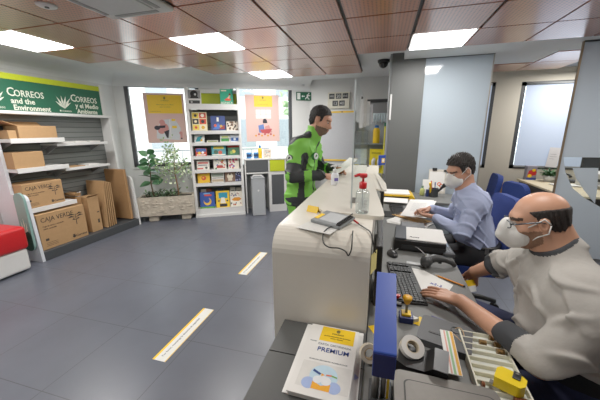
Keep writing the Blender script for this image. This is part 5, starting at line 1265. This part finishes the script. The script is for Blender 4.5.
def limbs_leg(S, J, s, g, k=.04, upto=1.0):
    h, kn, an = (np.array(J[q + s]) for q in ('h', 'k', 'a'))
    S.cap(h, kn, .088 + g, .062 + g, k); S.cap(kn, kn + (an - kn) * upto, .06 + g, .06 + (.04 - .06) * upto + g, k)

# ---- customer in the green jacket
def customer():
    L = (-.72, 2.74, 0)
    root = thing('person', 'standing man with dark hair in a bright green and black jacket at the counter', 'person', L)
    H = Head((-.565, 2.78, 1.695), (.93, -.16, -.34), (.12, 0, 1))
    J = dict(hl=(-.77, 2.86, .96), hr=(-.77, 2.66, .96), sl=(-.70, 2.95, 1.44), sr=(-.735, 2.58, 1.44), neck=(-.645, 2.77, 1.545), rh=.095, rs=.078,
             el=(-.62, 3.03, 1.22), er=(-.76, 2.47, 1.2), wl=(-.44, 2.93, 1.215), wr=(-.50, 2.56, 1.205),
             kl=(-.74, 2.88, .5), kr=(-.75, 2.66, .5), al=(-.78, 2.89, .09), ar=(-.80, 2.66, .09))
    B = SDF(.006); H.skull(B); torso(B, J); B.cap(H.w(0, -.03, -.08), J['neck'], .058, .066, .03)
    for s in 'lr': limbs_arm(B, J, s, 0, 0); limbs_leg(B, J, s, 0); a = np.array(J['a' + s]); B.cap(a, a + [.17, 0, -.045], .042, .034, .03)
    hand(B, J['wr'], (.8, .42, -.12), (.15, .35, -.9), -1, (.3, .5, .4), 1.02); hand(B, J['wl'], (.85, -.5, -.05), (-.3, -.55, -.5), 1, (.35, .5, .4), 1.02)
    def mf(P):
        l = H.loc(P); m = np.zeros(len(P), int); hd = np.linalg.norm(l, axis=1) < .16
        bl = hd & (l[:, 2] < -.05) & (l[:, 1] > -.005) & (l[:, 2] > -.135) & ~((np.abs(l[:, 0]) < .03) & (l[:, 2] > -.055) & (l[:, 1] > .08))
        m[bl & ~((l[:, 2] > -.055 - .5 * (l[:, 1] - .02)) & (l[:, 1] < .06) & (l[:, 2] > -.045))] = 1
        m[hd & (np.abs(l[:, 2] - .022) < .0055) & (l[:, 1] > .055) & (np.abs(l[:, 0]) > .012) & (np.abs(l[:, 0]) < .054)] = 1
        m[hd & (np.abs(l[:, 2] + .072) < .011) & (l[:, 1] > .088) & (np.abs(l[:, 0]) < .022)] = 2
        return m
    sdf_obj('body', B, [SKIN, mat('#6d5548', .75, var=.35, scale=160), LIPS], root, None, mf, L)
    eyes(H, root, L, (0, 1, -.7))
    hairpiece('hair', H, root, L, HAIR, ([-.13, -.07, -.05, -.04, -.034, .012, .016, .034, .038, .06, .085, .11], [-.085, -.07, -.05, -.03, .03, .034, -.02, -.015, .045, .066, .078, .082]), None, .011, .003)
    GRN = mat('#76c043', .65, var=.05, bump=.15, bscale=60); BLK = mat('#262a2c', .6)
    C = SDF(.006); torso(C, J, .024, .05, .105)
    for s in 'lr': limbs_arm(C, J, s, .022, .02, .93, .012)
    C.cap(np.array(J['neck']) - [0, 0, .03], H.w(0, -.04, -.06), .076, .07, .02)
    up = np.array(J['neck']); hd = nrm(H.w(0, -.03, -.08) - up)
    def post(X, Y, Z, V):
        V = wrinkle(.012, 48, .4)(X, Y, Z, V)
        t = (X - up[0]) * hd[0] + (Y - up[1]) * hd[1] + (Z - up[2]) * hd[2]
        near = (X - up[0]) ** 2 + (Y - up[1]) ** 2 < .13 ** 2
        V = np.where(near & (Z > up[2] - .05), np.maximum(V, t - .085), V)
        return np.maximum(V, .9 - Z)
    def jm(P):
        m = np.zeros(len(P), int)
        def band(a, b, r):
            a, b = np.array(a), np.array(b); d = b - a; t = np.clip((P - a) @ d / (d @ d), 0, 1); return np.linalg.norm(P - a - t[:, None] * d, axis=1) < r
        # dark shoulder yoke, elbow, cuff, side panel and front zip
        m[band((-.80, 2.57, 1.50), (-.69, 2.66, 1.57), .062)] = 1; m[band((-.75, 2.95, 1.5), (-.68, 2.86, 1.56), .06)] = 1
        for s in 'lr':
            e, w, sh = np.array(J['e' + s]), np.array(J['w' + s]), np.array(J['s' + s])
            m[band(e + (sh - e) * .22, e + (w - e) * .12, .088) ] = 1
            m[band(e + (w - e) * .82, w, .075)] = 1
        m[band((-.655, 2.535, 1.36), (-.70, 2.53, .92), .05) & (P[:, 1] < 2.72)] = 1
        m[(np.abs(P[:, 1] - 2.745) < .014) & (P[:, 0] > -.66) & (P[:, 2] < 1.5)] = 1
        m[(P[:, 2] < .955) & (P[:, 0] > -.8)] = 1
        return m
    jk = sdf_obj('jacket', C, [GRN, BLK], root, post, jm, L)
    for c, n, r, cols, nm in (((-.79, 2.478, 1.36), (-.25, -.97, .1), .034, ('#e6eae4', '#2f3a3c'), 'sleeve_emblem'), ((-.585, 2.63, 1.37), (.86, -.48, .1), .036, ('#dfe6e2', '#3f8a46'), 'chest_emblem')):
        n = Vector(n).normalized(); q = n.to_track_quat('Z', 'Y').to_matrix().to_4x4(); M_ = T(c[0] - L[0], c[1] - L[1], c[2]) @ q
        e = MB(mat(cols[1], .6), mat(cols[0], .6), M=M_); flat(e, circ(0, 0, r), 0, .006); flat(e, circ(0, 0, r * .84), 1, .008); flat(e, [(-.018, -.012), (0, .018), (.02, .004), (.006, -.004)], 0, .009); e.prism(circ(0, 0, r), -.02, .006, 0); e.build(nm, jk)
    Tm = mat('#24272b', .7, var=.1); Q = SDF(.008)
    Q.cap(J['hl'], J['hr'], .125, None, .05)
    for s in 'lr': limbs_leg(Q, J, s, .02); 
    tr = sdf_obj('trousers', Q, [Tm, GRN], root, lambda X, Y, Z, V: np.maximum(wrinkle(.003, 30, 1)(X, Y, Z, V), .05 - Z), lambda P: ((P[:, 2] > .78) & (P[:, 2] < .9) & (P[:, 1] < 2.64) & (P[:, 0] < -.76)).astype(int), L)
    for s, lab in (('l', None), ('r', None)):
        a = np.array(J['a' + s]); W = SDF(.007); W.cap(a + [-.03, 0, -.035], a + [.17, 0, -.045], .05, .045, .03); W.cap(a, a + [0, 0, .05], .05, .05, .03)
        sdf_obj('shoe', W, [BLACK], root, lambda X, Y, Z, V: np.maximum(V, .002 - Z), None, L)
customer()

# ---- man in the light blue shirt
def clerk_far():
    L = (.9, 2.66, 0)
    root = thing('person', 'seated man with dark wavy hair, white mask and light blue shirt reading a document', 'person', L)
    H = Head((.632, 2.63, 1.275), (-.84, -.42, -.42), (-.1, 0, 1), 1.0)
    J = dict(hl=(.84, 2.57, .57), hr=(.84, 2.77, .57), sl=(.735, 2.46, 1.02), sr=(.76, 2.82, 1.02), neck=(.695, 2.64, 1.115), rh=.105, rs=.085, belly=((.80, 2.66, .74), (.125, .15, .16)),
             el=(.645, 2.38, .82), er=(.68, 2.93, .81), wl=(.475, 2.62, .862), wr=(.48, 2.88, .87),
             kl=(.50, 2.52, .56), kr=(.48, 2.80, .56), al=(.45, 2.53, .1), ar=(.43, 2.80, .1))
    B = SDF(.006); H.skull(B); torso(B, J, 0, .06, .14); B.cap(H.w(0, -.03, -.08), J['neck'], .06, .066, .03)
    for s in 'lr': limbs_arm(B, J, s, 0, 0); limbs_leg(B, J, s, 0); a = np.array(J['a' + s]); B.cap(a, a + [-.17, 0, -.045], .042, .034, .03)
    hand(B, J['wl'], (-.75, .5, -.05), (-.2, .5, .75), 1, (.25, .4, .3), 1.05); hand(B, J['wr'], (-.85, -.35, -.05), (.1, -.2, -.9), 1, (.25, .4, .3), 1.05)
    def mf(P):
        l = H.loc(P); m = np.zeros(len(P), int); hd = np.linalg.norm(l, axis=1) < .16
        m[hd & (l[:, 2] < -.045) & (l[:, 1] > -.01) & (l[:, 2] > -.12)] = 0
        m[hd & (np.abs(l[:, 2] - .022) < .0065) & (l[:, 1] > .055) & (np.abs(l[:, 0]) > .012) & (np.abs(l[:, 0]) < .056)] = 1
        return m
    sdf_obj('body', B, [SKIN2, STUB], root, None, mf, L); eyes(H, root, L, (0, 1, -.9))
    hairpiece('hair', H, root, L, HAIR2, ([-.13, -.07, -.05, -.04, -.034, .012, .016, .034, .038, .06, .08, .12], [-.09, -.075, -.055, -.03, .026, .03, -.01, -.005, .05, .072, .08, .082]), None, .015, .007, 2)
    mask_obj(H, root, L)
    SH = mat('#a9b4d6', .75, var=.06, scale=160, bump=.1, bscale=40); C = SDF(.006); torso(C, J, .02, .05, .12)
    for s in 'lr': limbs_arm(C, J, s, .018, .015, .9, .012)
    C.cap(J['neck'], H.w(0, -.03, -.1), .074, .07, .02)
    up = np.array(J['neck']); hd = nrm(H.w(0, -.03, -.08) - up)
    def post(X, Y, Z, V):
        V = wrinkle(.013, 55, 1.7)(X, Y, Z, V)
        t = (X - up[0]) * hd[0] + (Y - up[1]) * hd[1] + (Z - up[2]) * hd[2]
        V = np.where((Z > up[2] - .06) & ((X - up[0]) ** 2 + (Y - up[1]) ** 2 < .14 ** 2), np.maximum(V, t - .055), V)
        return np.maximum(V, .67 - Z)
    sh = sdf_obj('shirt', C, [SH], root, post, None, L)
    cl = MB(mat('#9fabd0', .75)); o_ = np.array(L)
    for q in (-1, 1):
        a = [H.w(q * .075, -.03, -.12), H.w(q * .062, .03, -.135), H.w(q * .03, .075, -.165), H.w(q * .055, .06, -.2), H.w(q * .085, .0, -.165)]
        cl.quad([tuple(p - o_) for p in a])
    for k in range(5): MB(mat('#dfe3ee', .5)).sphere((.66 - .012 * k - L[0], 2.60 - L[1], 1.02 - .06 * k), .005, 8).build('button', sh)
    md = cl.build('collar', sh, fix=False); sm = md.modifiers.new('Solidify', 'SOLIDIFY'); sm.thickness = .006
    Q = SDF(.008); Tm = mat('#222327', .75, var=.1); Q.cap(J['hl'], J['hr'], .135, None, .05); Q.cap(np.array(J['hl']) + [-.03, 0, .06], np.array(J['hr']) + [-.03, 0, .06], .135, None, .05)
    for s in 'lr': limbs_leg(Q, J, s, .022)
    sdf_obj('trousers', Q, [Tm], root, lambda X, Y, Z, V: np.maximum(np.maximum(wrinkle(.003, 30, 1)(X, Y, Z, V), .05 - Z), Z - .70), None, L)
    b = MB(BLACK); pts = [(.835 + .158 * math.cos(t) - L[0], 2.67 + .225 * math.sin(t) - L[1], .675) for t in [2 * PI * k / 28 for k in range(29)]]
    b.tube(pts, .016, 8); bt = b.build('belt', root, smooth=True); MB(STEEL).box(-.07, -.04, -.232, -.222, .635, .69).build('key_tag', bt, bevel=.004)
    for s in 'lr':
        a = np.array(J['a' + s]); W = SDF(.007); W.cap(a + [.03, 0, -.035], a + [-.17, 0, -.045], .05, .045, .03); W.cap(a, a + [0, 0, .05], .05, .05, .03)
        sdf_obj('shoe', W, [BLACK], root, lambda X, Y, Z, V: np.maximum(V, .002 - Z), None, L)
clerk_far()

# ---- bald man in the grey shirt
def clerk_near():
    L = (.85, 1.28, 0)
    root = thing('person', 'seated balding man in the foreground with glasses, white mask and pale grey shirt', 'person', L)
    H = Head((.612, 1.31, 1.248), (-.95, .20, -.24), (-.06, 0, 1), .9)
    J = dict(hl=(.86, 1.16, .55), hr=(.86, 1.44, .55), sl=(.73, 1.07, .99), sr=(.73, 1.51, .99), neck=(.695, 1.30, 1.13), rh=.12, rs=.095, belly=((.80, 1.29, .74), (.17, .18, .18)),
             el=(.585, 1.05, .80), er=(.68, 1.73, .87), wl=(.405, 1.39, .80), wr=(.59, 1.83, .755),
             kl=(.42, 1.14, .54), kr=(.45, 1.72, .575), al=(.40, 1.14, .1), ar=(.40, 1.74, .1))
    B = SDF(.004); H.skull(B); torso(B, J, 0, .06, .15); B.cap(H.w(0, -.035, -.08), J['neck'], .058, .066, .03); B.cap(H.w(0, -.07, -.05), np.array(J['neck']) + [.03, 0, 0], .042, .05, .03)
    for s in 'lr': limbs_arm(B, J, s, .004, .006); limbs_leg(B, J, s, 0); a = np.array(J['a' + s]); B.cap(a, a + [-.17, 0, -.045], .042, .034, .03)
    hand(B, J['wl'], (-.72, .55, -.10), (.05, .05, -1), -1, (.06, .16, .1), 1.18, .0, (0, .04, .02, -.03)); hand(B, J['wr'], (-.1, .55, -.75), (-.6, -.6, -.1), -1, (.5, .7, .5), 1.0)
    def mf(P):
        l = H.loc(P); m = np.zeros(len(P), int); hd = np.linalg.norm(l, axis=1) < .17
        m[hd & (l[:, 2] < -.03) & (l[:, 1] > .0) & (l[:, 2] > -.14) & (l[:, 2] < -.01 - .3 * (.05 - l[:, 1])) & (np.linalg.norm(P - np.array(J['neck']), axis=1) > .1)] = 1
        m[hd & (np.abs(l[:, 2] - .024) < .007) & (l[:, 1] > .055) & (np.abs(l[:, 0]) > .012) & (np.abs(l[:, 0]) < .058)] = 2
        return m
    sdf_obj('body', B, [mat('#c99579', .45, var=.1, scale=30), mat('#8a6650', .65, var=.35, scale=150), STUB], root, None, mf, L); eyes(H, root, L, (0, 1, -.6))
    hairpiece('hair', H, root, L, mat('#2a2320', .7, var=.5, scale=160, bump=.6, bscale=300), ([-.13, -.09, -.05, -.02, .0, .02, .04, .06], [-.09, -.085, -.06, -.03, .0, .035, .06, .2]), ([-.14, -.11, -.08, -.02, .03, .05, .08], [.04, .05, .056, .06, .056, .045, -.2]), .004, .0006, 1)
    mask_obj(H, root, L)
    g = MB(mat('#5a5f66', .25, .6)); o_ = np.array(L)
    for q in (-1, 1):
        P = [(q * (.033 + .027 * math.cos(t) * (1 if abs(math.cos(t)) < .8 else .97)), .112 - .01 * abs(math.cos(t)), .002 + .018 * math.sin(t)) for t in [2 * PI * k / 20 for k in range(21)]]
        g.tube([tuple(H.w(*p) - o_) for p in P], .0022, 6)
        g.tube([tuple(H.w(q * .06, .105, .008) - o_), tuple(H.w(q * .076, .085, .01) - o_), tuple(H.w(q * .082, .0, .012) - o_), tuple(H.w(q * .084, -.035, -.005) - o_)], [.003, .0032, .0028, .002], 6)
    g.tube([tuple(H.w(-.008, .115, .006) - o_), tuple(H.w(0, .119, .009) - o_), tuple(H.w(.008, .115, .006) - o_)], .002, 6)
    gl = g.build('glasses', root, smooth=True)
    ln = MB(CLEAR)
    for q in (-1, 1): ln.quad([tuple(H.w(q * .033 + .025 * math.cos(t), .112, .002 + .017 * math.sin(t)) - o_) for t in [2 * PI * k / 16 for k in range(16)]])
    ln.build('lens', gl, fix=False)
    GS = mat('#a9a59f', .85, var=.05, bump=.12, bscale=60); DKC = mat('#34363a', .85)
    C = SDF(.0055); torso(C, J, .024, .05, .15)
    limbs_arm(C, J, 'l', .028, .024, .34, .012); limbs_arm(C, J, 'r', .026, .022, .18, .012)
    up = np.array(J['neck']); hd = nrm(H.w(0, -.03, -.08) - up)
    C.cap(J['neck'], up + hd * .06, .078, .072, .03)
    def post(X, Y, Z, V):
        V = wrinkle(.015, 50, .9)(X, Y, Z, V)
        t = (X - up[0]) * hd[0] + (Y - up[1]) * hd[1] + (Z - up[2]) * hd[2]
        V = np.where((Z > up[2] - .08) & ((X - up[0]) ** 2 + (Y - up[1]) ** 2 < .15 ** 2), np.maximum(V, t - .045), V)
        return np.maximum(V, .785 + .02 * np.sin(X * 20 + Y * 14) - Z)
    def cm(P):
        m = np.zeros(len(P), int)
        for s, t0 in (('l', .18), ('r', .02)):
            e, w = np.array(J['e' + s]), np.array(J['w' + s]); d = w - e; t = (P - e) @ d / (d @ d)
            m[(t > t0) & (np.linalg.norm(P - (e + np.clip(t, 0, 1)[:, None] * d), axis=1) < .09)] = 1
        t = (P - up) @ hd; m[(t > .032) & (np.linalg.norm(P - up - t[:, None] * hd, axis=1) < .105)] = 1
        return m
    sdf_obj('shirt', C, [GS, DKC], root, post, cm, L)
    US = SDF(.007); torso(US, J, .008, .05, .135)
    sdf_obj('undershirt', US, [mat('#1c1d21', .85)], root, lambda X, Y, Z, V: np.maximum(np.maximum(wrinkle(.008, 50, 2)(X, Y, Z, V), .60 - Z), Z - .86), None, L)
    Q = SDF(.007); Q.cap(J['hl'], J['hr'], .16, None, .06); Q.cap(np.array(J['hl']) + [-.02, 0, .08], np.array(J['hr']) + [-.02, 0, .08], .15, None, .06)
    for s in 'lr': limbs_leg(Q, J, s, .026, .05)
    JE = mat('#272e4e', .85, var=.2, scale=60)
    sdf_obj('jeans', Q, [JE], root, lambda X, Y, Z, V: np.maximum(np.maximum(wrinkle(.004, 30, 1)(X, Y, Z, V), .05 - Z), Z - .70), None, L)
    for s in 'lr':
        a = np.array(J['a' + s]); W = SDF(.007); W.cap(a + [.03, 0, -.035], a + [-.17, 0, -.045], .05, .045, .03); W.cap(a, a + [0, 0, .05], .05, .05, .03)
        sdf_obj('shoe', W, [BLACK], root, lambda X, Y, Z, V: np.maximum(V, .002 - Z), None, L)
    t = thing('card', 'small yellow and white card held in the bald man\'s right hand below the desk edge', 'card', (.572, 1.80, .675), .5)
    MB(YEL).box(-.04, .04, -.002, .002, 0, .035, M=RX(-30)).build('yellow_half', t); MB(PAPER).box(-.035, .03, -.002, .002, -.035, 0, M=RX(-20)).build('white_half', t)
clerk_near()
# ------------------------------------------------------------------ light and camera
w = bpy.data.worlds.new('daylight'); SC.world = w; w.use_nodes = True
bg = w.node_tree.nodes['Background']; bg.inputs[0].default_value = (.86, .93, 1, 1); bg.inputs[1].default_value = 4.2
def area(name, loc, rot, sx, sy, e, col=(1, 1, 1)):
    l = bpy.data.lights.new(name, 'AREA'); l.shape = 'RECTANGLE'; l.size = sx; l.size_y = sy; l.energy = e; l.color = col
    o = bpy.data.objects.new(name, l); COL.objects.link(o); o.location = loc; o.rotation_euler = rot; return o
cam = bpy.data.cameras.new('camera'); cam.sensor_width = 36; cam.lens = 17.284; cam.clip_start = .02
co = bpy.data.objects.new('camera', cam); COL.objects.link(co)
pit, yaw, roll = 0.235714332, 0.273560041, -0.00818854770
fw = Vector((-math.sin(yaw) * math.cos(pit), math.cos(yaw) * math.cos(pit), -math.sin(pit))); r = Vector((math.cos(yaw), math.sin(yaw), 0)); u = r.cross(fw)
r2 = r * math.cos(roll) + u * math.sin(roll); u2 = r2.cross(fw)
co.matrix_world = Matrix(((r2.x, u2.x, -fw.x, 0), (r2.y, u2.y, -fw.y, 0), (r2.z, u2.z, -fw.z, 1.6), (0, 0, 0, 1)))
SC.camera = co
SC.view_settings.view_transform = 'Standard'; SC.view_settings.look = 'None'; SC.view_settings.exposure = 0; SC.view_settings.gamma = 1.14
SC.cycles.max_bounces = 8; SC.cycles.transparent_max_bounces = 16; SC.cycles.caustics_reflective = False; SC.cycles.caustics_refractive = False
